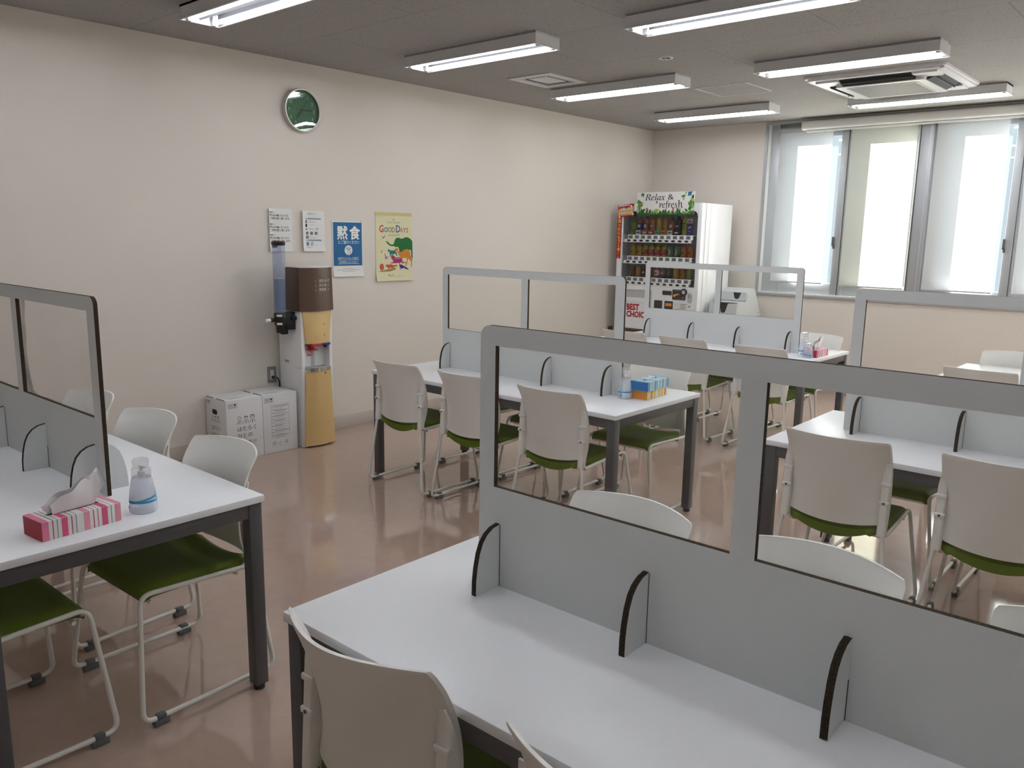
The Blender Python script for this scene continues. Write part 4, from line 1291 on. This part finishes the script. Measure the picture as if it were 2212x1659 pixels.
b.box(wx0, wx1, DPT - .005, DPT, wz0, wz1, 'machine_grey'); b.box(wx0, wx0 + .004, .02, DPT, wz0, wz1, 'machine_grey'); b.box(wx1 - .004, wx1, .02, DPT, wz0, wz1, 'machine_grey')
b.box(wx0, wx1, .02, DPT, wz1 - .004, wz1, 'machine_grey'); b.box(wx0, wx1, .02, DPT, wz0, wz0 + .004, 'machine_grey')
b.build('display_case', t)
# the cabinet's front face sits behind the display case
SHZ = (1.600, 1.358, 1.118)
for k, z in enumerate(SHZ):
    s = MB()
    s.box(wx0 + .06, 1.10, .035, DPT, z + .080, z + .086, 'shelf_white')
    s.box(.255, 1.105, .030, .036, z + .036, z + .086, 'shelf_white', .002)
    s.box(.235, 1.092, -.010, .034, z, z + .036, 'shelf_white', .005)
    s.box(wx0 + .005, .245, .0, .03, z + .006, z + .012, 'shelf_white')
    for i in range(10):
        x = .295 + i * .0833
        s.rect(x - .026, x + .026, z + .042, z + .078, -.0292, 'tag_grey', F)
        s.disc(x + .002, z + .019, .034, .0106, 'ink_white', F, 20, .017)
        s.disc(x + .002, z + .020, .027, .0112, 'machine_black', F, 20, .0125)
    s.ring(.262, z + .062, .007, .003, -.029, 'tag_grey', F, 12); s.ring(1.098, z + .062, .007, .003, -.029, 'tag_grey', F, 12)
    if k == 0:
        cards = ('d_green', 'd_white', 'd_pink', 'd_red', 'd_teal', 'd_gold', 'd_white', 'd_black')
        for i, c in enumerate(cards):
            x = .295 + i * .0833
            s.box(x - .034, x + .034, .050, .052, z + .0865, z + .138, c)
            s.rect(x - .022, x + .022, z + .105, z + .120, -.0495, ('d_leaf', 'd_blue', 'd_white', 'd_white', 'd_jade', 'd_rust', 'd_jade', 'd_white')[i], F)
    s.build('display_shelf', t)
g = MB(); g.add([(wx0, .010, wz0), (wx1, .010, wz0), (wx1, .010, wz1), (wx0, .010, wz1)], [(0, 1, 2, 3)], 'display_glass')
# (the glass sits behind the button rails' fronts, as in the machine: split above each rail)
g = MB()
for z0, z1 in ((wz0 + .09, SHZ[1] - .004), (SHZ[1] + .09, SHZ[0] - .004), (SHZ[0] + .09, wz1)):
    g.add([(wx0, .028, z0), (wx1, .028, z0), (wx1, .028, z1), (wx0, .028, z1)], [(0, 1, 2, 3)], 'display_glass')
g.build('display_window', t)
# coin panel
b = MB(); b.box(.771, .891, -.003, .002, 1.022, 1.07, 'machine_black', .002); b.build('price_display', t)
b = MB(); b.prism(rounded(.902, 1.067, .976, 1.091, .012), -.001, .006, 'machine_black', F)
b.lathe([(.040, 0), (.040, .010), (.034, .014), (0, .014)], 'machine_black', 24, F=Frame((1.047, 0, 1.066), (1, 0, 0), (0, 0, 1)))
b.lathe([(.020, .014), (.020, .017), (0, .017)], 'chrome', 18, F=Frame((1.047, 0, 1.066), (1, 0, 0), (0, 0, 1)))
b.rect(1.038, 1.056, 1.063, 1.069, .0175, 'machine_black', F)
b.text('10·50·100·500', .925, 1.077, .010, .0065, 'ink_light', F); b.text('返却', 1.025, 1.000, .014, .0065, 'ink_light', F); b.rect(.95, 1.05, .982, .984, .0065, 'ink_light', F); b.rect(.992, .995, 1.02, 1.04, .0065, 'ink_light', F)
cp_ = b.build('coin_slot', t)
b = MB(); b.prism([(.918, 1.014), (.930, 1.006), (.985, 1.040), (.990, 1.048), (.945, 1.040), (.922, 1.034), (.914, 1.024)], .006, .014, 'lamp_orange', F); b.build('return_lever', cp_)
b = MB(); b.prism(rounded(1.093, 1.150, .948, 1.064, .026), -.001, .004, 'machine_grey', F); b.lathe([(.018, 0), (.018, .010), (.010, .012), (0, .012)], 'machine_grey', 18, F=Frame((1.121, -.004, 1.033), (1, 0, 0), (0, 0, 1))); b.ring(1.121, 1.033, .012, .004, .0165, 'tag_grey', F, 16)
b.build('door_lock', t)
b = MB(); b.prism(rounded(.670, .775, .862, .956, .006), -.001, .003, 'machine_black', F); b.build('card_reader', t)
b = MB(); b.prism(rounded(.806, .913, .862, .956, .006), -.001, .004, 'machine_black', F); b.prism(rounded(.822, .898, .900, .932, .003), .004, .008, 'lamp_orange', F); b.rect(.859, .862, .902, .930, .0085, 'outlet_dark', F); b.build('bill_slot', t)
b = MB(); b.rect(.927, 1.098, .863, .941, .001, 'paper_white', F); b.stroke([(.928, .864), (1.097, .864), (1.097, .940), (.928, .940)], .002, .0014, 'ink_light', F, True)
b.flat([(.978, .878), (1.003, .878), (1.003, .903)], .0016, 'gold_print', F); b.stroke([(.935, .915), (.945, .922), (.955, .912), (.965, .922), (.98, .916)], .002, .0016, 'ink_grey', F)
b.rect(1.001, 1.003, .866, .938, .0016, 'ink_light', F)
for k in range(4): b.rect(1.010, 1.088 - (k % 2) * .02, .925 - k * .016, .932 - k * .016, .0016, 'ink_grey', F)
b.rect(.932, .998, .867, .871, .0016, 'ink_grey', F)
b.build('info_sticker', t)
b = MB(); b.lathe([(.012, 0), (.012, .003), (0, .003)], 'socket_grey', 14, F=Frame((1.121, 0, .911), (1, 0, 0), (0, 0, 1))); b.build('lock_screw', t)
# poster bay with BEST CHOICE and the outlet flap under it
b = MB()
b.box(.275, .62, .018, .022, .60, 1.06, 'machine_white')
b.prism([(.60, .60), (.632, .60), (.632, 1.035), (.628, 1.05), (.618, 1.06), (.60, 1.06)], .001, .003, 'machine_grey', F)
FB = on_front(0, .0178, 0)
b.rect(.278, .60, .968, 1.055, .0006, 'machine_grey', FB); b.rect(.278, .60, .913, .916, .0006, 'ink_light', FB)
b.text('BEST', .285, .822, .098, .0008, 'ink_red', FB, bold=.045, width=.172)
b.text('CHOICE', .285, .741, .092, .0008, 'ink_red', FB, bold=.045, width=.290)
b.box(.275, .62, .004, .022, .594, .606, 'outlet_dark')
b.build('poster_panel', t)
b = MB(); b.box(.285, .975, .012, .03, .34, .585, 'outlet_dark', .004); b.build('delivery_flap', t)
# header sign
b = MB()
HX0, HX1, HZ0, HZ1 = .392, 1.118, 1.908, 2.156
b.box(HX0, HX1, -.012, -.006, HZ0, HZ1, 'paper_white')
FH = on_front(0, -.012, 0)
b.text('𝑅𝑒𝑙𝑎𝑥', .497, 2.068, .096, .0006, 'ink_black', FH, bold=.004, width=.262)
b.text('&', .782, 2.072, .088, .0006, 'ink_black', FH, bold=-.006, width=.076)
b.text('𝑟𝑒𝑓𝑟𝑒𝑠ℎ', .688, 1.985, .104, .0006, 'ink_black', FH, bold=.004, shear=-.20, width=.298)
def leaf(x, z, ang, ln, m, h=.0006):
    d = (math.cos(ang), math.sin(ang)); q = (-d[1], d[0])
    P = [(0, 0), (.25, .20), (.55, .24), (.82, .14), (1, 0), (.82, -.14), (.55, -.24), (.25, -.20)]
    pts = []
    for u, v in P:
        px, pz = x + ln * (u * d[0] + v * q[0]), z + ln * (u * d[1] + v * q[1])
        pts.append((min(max(px, HX0), HX1), min(max(pz, HZ0), HZ1)))
    b.flat(pts, h, m, FH)
rr = random.Random(4)
LF = ('leaf_dark', 'leaf_mid', 'leaf_dark', 'leaf_mid', 'leaf_light')
b.rect(HX0, HX1, HZ0, HZ0 + .022, .0003, 'leaf_dark', FH)
for k in range(34):
    x = HX0 + .01 + (HX1 - HX0 - .02) * k / 33
    leaf(x, HZ0 + .006, R(rr.uniform(40, 140)), rr.uniform(.035, .066), rr.choice(LF), .0006 + k * 1e-5)
for side in (0, 1):
    for k in range(20):
        z = HZ0 + .03 + .10 * rr.random()
        x = HX0 + .005 + .085 * rr.random() * (1 - (z - HZ0) / .22)
        if side: x = HX1 - (x - HX0)
        leaf(x, z, R(rr.uniform(20, 160)), rr.uniform(.03, .055), rr.choice(LF), .0010 + k * 1e-5)
for x, z, a, l, m in ((.445, 2.11, 70, .045, 'leaf_dark'), (.475, 2.15, 260, .05, 'leaf_mid'), (.40, 2.03, 80, .05, 'leaf_mid'), (.655, 2.03, 110, .035, 'leaf_dark'), (.955, 2.10, 15, .06, 'leaf_mid'), (.99, 2.10, 260, .04, 'leaf_light'), (1.01, 2.125, 80, .035, 'leaf_light'), (1.075, 2.06, 60, .06, 'leaf_light'), (1.095, 2.08, 75, .05, 'leaf_light'), (1.05, 2.03, 10, .05, 'leaf_mid'), (1.10, 1.99, 100, .05, 'leaf_light')):
    leaf(x, z, R(a), l, m, .0014)
b.flat([(1.035, 2.150), (1.095, 2.155), (1.075, 2.130), (1.092, 2.108), (1.070, 2.118), (1.055, 2.112), (1.034, 2.106), (1.040, 2.130)], .0015, 'bird_blue', FH)
b.flat([(.905, 1.99), (.930, 1.97), (.940, 1.925), (.915, 1.935), (.905, 1.96)], .0015, 'bird_blue', FH)
def flower(x, z, m):
    for k in range(5):
        a = k * 2 * PI / 5 + .3
        b.disc(x + .009 * math.cos(a), z + .009 * math.sin(a), .0062, .0016 + k * 1e-5, m, FH, 8)
for x, z, m in ((.525, 1.972, 'flower'), (.862, 1.972, 'flower'), (.462, 2.035, 'leafgold'), (.675, 1.96, 'leafgold'), (.945, 1.972, 'leafgold')): flower(x, z, m)
b.build('header_sign', t)
# red promotion sticker wrapped round the upper left corner
b = MB()
FR = on_front(0, 0, 0)
b.prism([(.124, 1.885), (.200, 1.885), (.345, 1.900), (.345, 2.034), (.150, 2.038), (.128, 2.015)], .001, .002, 'ink_red', FR)
b.flat([(.128, 1.895), (.335, 1.915), (.343, 2.010), (.250, 1.985), (.130, 1.960)], .0024, 'promo_gold', FR)
b.text('期間限定', .136, 1.986, .040, .0030, 'ink_white', Frame((0, 0, 0), (.985, 0, .10), (0, 0, 1)), width=.155, bold=.02)
b.text('1本買ったら', .138, 1.938, .036, .0030, 'ink_white', Frame((0, 0, 0), (.985, 0, .10), (0, 0, 1)), width=.180, bold=.02)
b.text('もう1本チャンス', .140, 1.898, .030, .0030, 'ink_white', Frame((0, 0, 0), (.985, 0, .10), (0, 0, 1)), width=.180, bold=.02)
for x, z in ((.305, 2.01), (.33, 1.918), (.15, 1.885)): b.disc(x, z, .012, .0032, 'ink_white', FR, 10)
b.prism([(.124, 1.408), (.182, 1.408), (.186, 1.885), (.124, 1.885)], .001, .002, 'ink_red', FR)
for k, ch in enumerate('当ったらもう１本！'):
    b.text(ch, .153, 1.822 - k * .0465, .048, .0026, 'gold_print', FR, 'C', bold=.02)
for z in (1.875, 1.42): b.disc(.152, z, .008, .003, 'ink_white', FR, 10)
b.build('promotion_sticker', t)

# sample drinks standing in the display
def drink(kind, x, zb, body, label_c, cap, name, label, extra=None, group='sample drinks in the vending machine'):
    b = MB()
    if kind == 'bottle':
        h = .205
        b.lathe([(0, 0), (.030, 0), (.035, .006), (.035, .06), (.033, .075), (.035, .09), (.035, .140), (.030, .165), (.017, .187), (.016, .192)], body, 18)
        b.lathe([(.0358, .062), (.0358, .136)], label_c, 18)
        b.lathe([(.018, .189), (.018, h), (0, h)], cap, 14)
        fz, fr = .099, .0360
    elif kind == 'small':
        b.lathe([(0, 0), (.032, 0), (.036, .005), (.036, .088), (.032, .108), (.021, .121), (.021, .124)], body, 18)
        b.lathe([(.0366, .020), (.0366, .078)], label_c, 18)
        b.lathe([(.023, .123), (.023, .141), (0, .141)], cap, 14)
        fz, fr = .05, .0368
    else:
        h = .118
        b.lathe([(0, .002), (.030, 0), (.0335, .006), (.0335, h - .010), (.028, h - .001), (.028, h), (.025, h - .004), (0, h - .004)], body, 18)
        b.lathe([(.0340, .03), (.0340, .085)], label_c, 18)
        fz, fr = .055, .0342
    Fd = Frame((0, -fr - .0006, fz), (1, 0, 0), (0, 0, 1))
    if extra: extra(b, Fd)
    o = b.build(name, None, (x, VY + .100, zb))
    return tag(o, label, 'drink', group)
XS = [.295 + i * .0833 for i in range(10)]
Z1, Z2, Z3 = (z + .086 for z in SHZ)
band = lambda m, s=.010: (lambda b, F: (b.rect(-.016, .016, -s, s, .0005, m, F)))
dot = lambda m: (lambda b, F: b.disc(0, 0, .013, .0005, m, F, 14))
def squig(b, F): b.stroke([(-.004, .035), (-.008, .018), (.006, .008), (.008, -.008), (-.004, -.014), (-.005, -.035)], .009, .0006, 'ink_white', F)
def lemonade(b, F):
    b.text('LEM', 0, .022, .026, .0006, 'ink_black', F, 'C', bold=.03, width=.034); b.text('ON', 0, -.004, .026, .0006, 'ink_black', F, 'C', bold=.03, width=.026); b.text('ADE', 0, -.032, .026, .0006, 'ink_black', F, 'C', bold=.03, width=.034)
TOP = [('d_green', 'd_leaf', 'd_green', 'green tea bottle at the wall end of the top display row', None), ('d_rust', 'd_blue', 'd_pink', 'rust coloured bottle with blue label next to the green tea', band('d_white', .014)),
       ('d_pink', 'd_rust', 'd_red', 'reddish bottle with white marked label in the top display row', band('d_white', .018)), ('d_peach', 'd_pink', 'd_pink', 'peach coloured bottle in the top display row', band('d_white', .006)),
       ('d_yellow', 'd_yellow', 'd_peach', 'yellow juice bottle in the top display row', band('d_gold', .012)), ('d_amber', 'd_amber', 'd_orange', 'amber tea bottle in the top display row', band('d_yellow', .008)),
       ('d_brown', 'd_rust', 'd_rust', 'brown bottle with white patch in the top display row', band('d_white', .016)), ('d_black', 'd_black', 'd_black', 'black coffee bottle in the top display row', band('d_white', .004)),
       ('d_lime', 'd_lime', 'd_lime', 'lime yellow lemonade bottle with black letters in the top display row', lemonade)]
for i, (bc, lc, cc, lab, ex) in enumerate(TOP): drink('bottle', XS[i], Z1, bc, lc, cc, 'sample_bottle', lab, ex)
b = MB()
b.prism([(-.034, 0), (.018, 0), (.030, .05), (.036, .11), (.036, .178), (-.034, .178)], 0, .006, 'd_blue', Frame((0, 0, 0), (1, 0, 0), (0, 0, 1)))
Fd = Frame((0, -.006, 0), (1, 0, 0), (0, 0, 1))
b.rect(-.034, .036, .132, .178, .0006, 'd_white', Fd); b.rect(-.024, .026, .140, .156, .0010, 'd_red', Fd); b.rect(-.020, .020, .164, .170, .0010, 'd_blue', Fd)
b.disc(-.004, .088, .024, .0006, 'd_white', Fd, 24)
b.flat([(-.004 + .024 * math.cos(R(a)), .088 + .024 * math.sin(R(a))) for a in range(20, 201, 15)] + [(-.012, .084), (.004, .096)], .0010, 'd_red', Fd)
b.flat([(-.004 + .024 * math.cos(R(a)), .088 + .024 * math.sin(R(a))) for a in range(215, 351, 15)] + [(.006, .082), (-.008, .074)], .0010, 'd_blue', Fd)
b.rect(-.018, .012, .046, .050, .0010, 'd_white', Fd)
tag(b.build('display_card', None, (XS[9] - .004, VY + .060, Z1)), 'blue cola card with a red and white globe ending the top display row', 'display card', 'sample drinks in the vending machine')
MID = [('small', 'd_yellow', 'd_yellow', 'd_gold', 'yellow bottle with a dark round mark at the wall end of the middle row', dot('d_brown')), ('small', 'd_yellow', 'd_yellow', 'd_gold', 'second yellow bottle with a dark round mark in the middle row', dot('d_brown'))] + \
      [('small', 'd_yellow', 'd_red', 'd_teal', 'yellow and red juice bottle with green cap, %s of four alike in the middle row' % w, lambda b, F: (b.flat([(-.02, -.01), (.02, .012), (.02, .03), (-.02, .03)], .0006, 'd_gold', F), b.rect(-.016, .016, .014, .024, .001, 'd_brown', F))) for w in ('first', 'second', 'third', 'last')] + \
      [('can', 'd_jade', 'd_jade', 'd_jade', 'green can with white squiggle beside the juice bottles', squig), ('can', 'd_jade', 'd_jade', 'd_jade', 'green can with white squiggle beside the orange bottles', squig)] + \
      [('small', 'd_orange', 'd_orange', 'd_pink', 'orange bottle with a dark band beside the green cans', band('d_brown', .012)), ('small', 'd_orange', 'd_orange', 'd_pink', 'orange bottle with a dark band at the end of the middle display row', band('d_brown', .012))]
for i, (k, bc, lc, cc, lab, ex) in enumerate(MID): drink(k, XS[i], Z2, bc, lc, cc, 'sample_can' if k == 'can' else 'sample_bottle', lab, ex)
LOW = [('d_jade', 'd_red', 'dark green and red can at the wall end of the bottom display row', band('d_jade', .014)), ('d_gold', 'd_gold', 'gold can in the bottom display row', band('d_lime', .010)), ('d_wine', 'd_black', 'dark can with pale spots in the bottom display row', dot('d_white')),
       ('d_wine', 'd_wine', 'wine red can hidden behind the divider edge in the bottom display row', None), ('d_red', 'd_white', 'red and white can in the bottom display row', band('d_red', .010)), ('d_black', 'd_wine', 'black can with a pale panel in the bottom display row', band('d_white', .005)),
       ('d_black', 'd_black', 'black can beside the yellow can in the bottom display row', band('d_wine', .010)), ('d_yellow', 'd_yellow', 'yellow can in the bottom display row', dot('d_gold')), ('d_orange', 'd_orange', 'orange can in the bottom display row', dot('d_rust')), ('d_leaf', 'd_leaf', 'light green can at the end of the bottom display row', dot('d_lime'))]
for i, (bc, lc, lab, ex) in enumerate(LOW): drink('can', XS[i], Z3, bc, lc, lc, 'sample_can', lab, ex)

# ------------------------------------------------------------------ recycling bin
t = thing('recycling_bin', 'pale grey recycling bin with two stepped openings beside the vending machine', 'bin', (1.275, 8.36, 0))
BW = .33
b = MB(); b.prism([(.02, 0), (.56, 0), (.585, .80), (-.0, .80)], .012, BW - .012, 'bin_grey', Frame((0, 0, 0), (0, 1, 0), (0, 0, 1))); b.build('body', t)
Fy = Frame((0, 0, 0), (0, 1, 0), (0, 0, 1))
b = MB()
b.box(-.008, BW + .008, -.010, .605, .80, .832, 'bin_grey', .008)
side = [(.0, .83), (.012, .93), (.030, .962), (.06, .972), (.215, .978), (.225, .985), (.235, 1.045), (.25, 1.072), (.28, 1.085), (.39, 1.118), (.425, 1.10), (.585, .83)]
def wall(x0, x1, m='bin_grey'): b.prism(side, x0, x1, m, Fy)
wall(0, .018); wall(BW - .018, BW)
b.prism(side[3:], .018, BW - .018, 'bin_grey', Fy)           # tops of the steps and the back slope
b.build('lid', t)
for z0, z1, y in ((.835, .970, .004), (.985, 1.082, .226)):  # hood fronts with a U-shaped notch
    w0, w1, cx = 0, BW, (.172 if y < .1 else .215)
    lean = .018 if y < .1 else .014
    g = MB()
    U = [(cx + .050, z1 - .008)] + [(cx + .032 * math.cos(R(-a)) + 0, z0 + (z1 - z0) * .38 + (z1 - z0) * .22 * math.sin(R(-a))) for a in range(0, 181, 20)] + [(cx - .050, z1 - .008)]
    FFr = Frame((0, y, 0), (1, 0, 0), (0, lean / (z1 - z0), 1))
    k = math.sqrt(1 + (lean / (z1 - z0)) ** 2)
    pts = [(w0 + .004, z0), (w1 - .004, z0), (w1 - .004, z1 - .012), (w1 - .016, z1 - .002)] + U + [(w0 + .016, z1 - .002), (w0 + .004, z1 - .012)]
    FF2 = Frame((0, y, z0), (1, 0, 0), (0, lean / (z1 - z0), 1))
    g.prism([(p[0], (p[1] - z0) * k) for p in pts], -.004, .014, 'bin_grey', FF2)
    g.build('hood_front', t)
    g = MB(); g.flat([(p[0], (p[1] - z0) * k) for p in U], .001, 'void_black', FF2); g.build('bin_opening', t)

# ------------------------------------------------------------------ things standing on the tables
def tissue_box(label, loc, rotz, kind, tissue_len):
    """Long axis along local y; printed front face = +x."""
    t = thing('tissue_box', label, 'tissue box', loc, rotz, 'tissue boxes')
    w, l, h = .058, .1215, .0 + (.060 if tissue_len else .054)
    pal = {'pink': ('carton_crimson', 'carton_stripe', ['carton_pink', 'w', 'k', 'w', 'g', 'w', 'carton_rose', 'w', 'k', 'w', 'g', 'w', 'w', 'carton_blush', 'w', 'k', 'w', 'r', 'w', 'carton_rose', 'w', 'g', 'w', 'carton_blush']),
           'red': ('carton_crimson', 'carton_stripe', ['carton_rose', 'w', 'r', 'carton_blush', 'w', 'carton_pink', 'w', 'r', 'w', 'carton_blush', 'w', 'carton_rose', 'w']),
           'blue': ('carton_blue', 'carton_sky', ['carton_cyan', 'w', 'carton_sky', 'w', 'carton_cyan', 'carton_sky', 'w', 'carton_sky', 'w', 'carton_cyan', 'w', 'carton_sky', 'carton_cyan']),
           'orange': ('carton_orange', 'carton_yellow', ['carton_yellow', 'w', 'carton_orange', 'w', 'carton_yellow', 'w', 'w', 'carton_yellow', 'w', 'carton_yellow', 'w', 'carton_orange', 'w'])}[kind]
    wid = {'k': .25, 'g': .2, 'r': .25, 'w': 1.0}
    b = MB()
    b.box(-w, w, -l, l, 0, h, 'carton_stripe', .0015)
    b.rect(-w + .001, w - .001, .001, h - .001, .0004, pal[0], Frame((0, -l, 0), (1, 0, 0), (0, 0, 1)))
    b.rect(-w + .001, w - .001, .001, h - .001, .0004, pal[0], Frame((0, l, 0), (-1, 0, 0), (0, 0, 1)))
    tot = sum(wid.get(c, 1.7) for c in pal[2])
    y = -l + .0005
    for c in pal[2]:
        dy = (2 * l - .001) * wid.get(c, 1.7) / tot
        m = {'w': None, 'k': 'carton_crimson', 'g': 'ink_grey', 'r': 'carton_rose'}.get(c, c)
        if m:
            b.rect(y, y + dy, .0008, h - .0008, .0004, m, Frame((w, 0, 0), (0, 1, 0), (0, 0, 1)))
            b.rect(-y - dy, -y, .0008, h - .0008, .0004, m, Frame((-w, 0, 0), (0, -1, 0), (0, 0, 1)))
            b.rect(y, y + dy, -w + .0008, w - .0008, .0004, m, Frame((0, 0, h), (0, 1, 0), (-1, 0, 0)))
        y += dy
    b.disc(0, 0, .013, .0009, 'void_black', Frame((0, 0, h), (1, 0, 0), (0, 1, 0)), 28, .082)
    b.build('carton', t)
    if tissue_len:
        g = MB()
        T = tissue_len / .125
        def ridge(u):                                          # upper edge of the pulled sheet, u = -1 .. 1 along the slot
            z = .036 + .086 * max(0, (u + 1) / 1.72) if u < .72 else .122 - .062 * (u - .72) / .28
            return z + .004 * math.sin(9 * u)
        def sh(i, j):
            u = 2 * i - 1
            y = u * (.070 + .034 * j * (1.15 if u < 0 else .55)) + .010 * j
            x = -.006 + .020 * j + .010 * j * math.sin(2.6 * u + .4) + .004 * j * math.sin(9 * u + 4 * j)
            z = h - .008 + T * (ridge(u) + .008) * (j ** .85)
            return Vector((x, y, z))
        g.slab(sh, 30, 14, 'tissue', lambda i, j: (.0006, 0, 0))
        def sh2(i, j):
            u = 2 * i - 1
            y = u * (.066 + .012 * j) + .004 * j
            x = .004 + .050 * j * (1 - .55 * j) * (1 - .4 * u * u) + .004 * math.sin(5 * u + 3 * j) * j
            z = h - .006 + T * (ridge(u * .9) * .93 + .004) * j ** .9
            return Vector((x, y, z))
        g.slab(sh2, 24, 12, 'tissue', lambda i, j: (.0006, 0, 0))
        g.build('pulled_tissue', t, sharp=75)
    elif kind == 'blue':
        g = MB()
        g.prism([(-.008, -.05), (.010, -.03), (.013, .02), (.004, .05), (-.010, .03), (-.012, -.02)], h + .0005, h + .003, 'ink_white')
        g.slab(lambda i, j: Vector((-.010 + .024 * j, -.012 + .02 * i + .01 * j, h + .001 + .018 * math.sin(PI * (i * .8 + .1)) * (1 - j * .5))), 8, 6, 'tissue', lambda i, j: (0, 0, -.0005))
        g.build('pulled_tissue', t, sharp=75)
    return t
tissue_box('pink and white striped tissue box with a pulled up tissue', (3.003, 1.076, TZ), .119, 'pink', .125)
tissue_box('orange and yellow tissue box under the blue one', (3.119, 4.219, TZ), .06, 'orange', 0)
tissue_box('blue striped tissue box stacked on the orange one', (3.138, 4.196, TZ + .0545), .056, 'blue', 0)
tissue_box('red striped tissue box on the table facing the vending machine', (3.158, 6.640, TZ), 0, 'red', .125)

def pump_bottle(label, loc, rotz, hgt=.18, group='hand sanitizer bottles'):
    t = thing('sanitizer_bottle', label, 'bottle', loc, rotz, group)
    k = hgt / .18
    b = MB()
    b.lathe([(0, .0), (.039, .0), (.0430, .004 * k), (.0435, .014 * k), (.0425, .04 * k), (.0385, .075 * k), (.0335, .102 * k), (.0305, .118 * k)], 'bottle_clear', 32)
    b.build('bottle', t)
    g = MB()
    def rad(z):
        q = z / k
        return .0007 + (.0435 if q < .014 else .0435 - .001 * (q - .014) / .026 if q < .04 else .0425 - .004 * (q - .04) / .035)
    def wave(z0, amp, ph, hw, m):
        n = 28
        vs, fs = [], []
        for i in range(n + 1):
            a = R(-200 + 310 * i / n)
            z = k * (z0 + amp * math.sin(a * 1.0 + ph))
            w = hw * (.35 + .65 * abs(math.sin(a * .5 + ph)))
            for s in (-1, 1):
                zz = z + s * w
                vs.append((rad(zz) * math.cos(a), rad(zz) * math.sin(a), zz))
        for i in range(n): fs.append((2 * i, 2 * i + 2, 2 * i + 3, 2 * i + 1))
        g.add(vs, fs, m)
    wave(.048, .007, .6, .0050, 'gel_blue'); wave(.040, .001, 2.0, .0040, 'gel_blue'); wave(.056, .010, -.2, .0018, 'carton_sky')
    Fd = Frame((0, 0, 0), (1, 0, 0), (0, 0, 1))
    for q in range(2):
        a = R(-112)
        g.lathe([(.006, -.0004), (.006, .0006), (.0042, .0006)], 'gel_blue', 12, F=Frame((.0438 * math.cos(a), .0438 * math.sin(a), .020 * k), (-math.sin(a), math.cos(a), 0), (0, 0, 1)))
    g.build('printed_label', t)
    g = MB(); g.lathe([(.006, .11 * k), (.006, .155 * k)], 'ink_white', 10); g.lathe([(.011, .122 * k), (.012, .136 * k), (.007, .140 * k)], 'ink_white', 14); g.box(-.006, .022, -.005, .005, .150 * k, .158 * k, 'ink_white', .002); g.build('pump', t)
    g = MB(); g.lathe([(.0305, .118 * k), (.0300, .146 * k), (.0240, .150 * k), (.0262, .172 * k), (.0235, .179 * k), (.012, .181 * k), (0, .181 * k)], 'cap_clear', 24); g.build('cap', t)
    return t
pump_bottle('clear sanitizer bottle with blue wave beside the pink tissue box', (3.008, 1.292, TZ), .2)
pump_bottle('clear sanitizer bottle with blue wave beside the blue and orange tissue boxes', (3.055, 4.068, TZ), .4)
pump_bottle('clear sanitizer bottle touching the divider beside the red tissue box', (3.090, 6.565, TZ), .3, .19)
pump_bottle('smaller blue sanitizer bottle against the red tissue box', (3.150, 6.505, TZ), 1.1, .115)
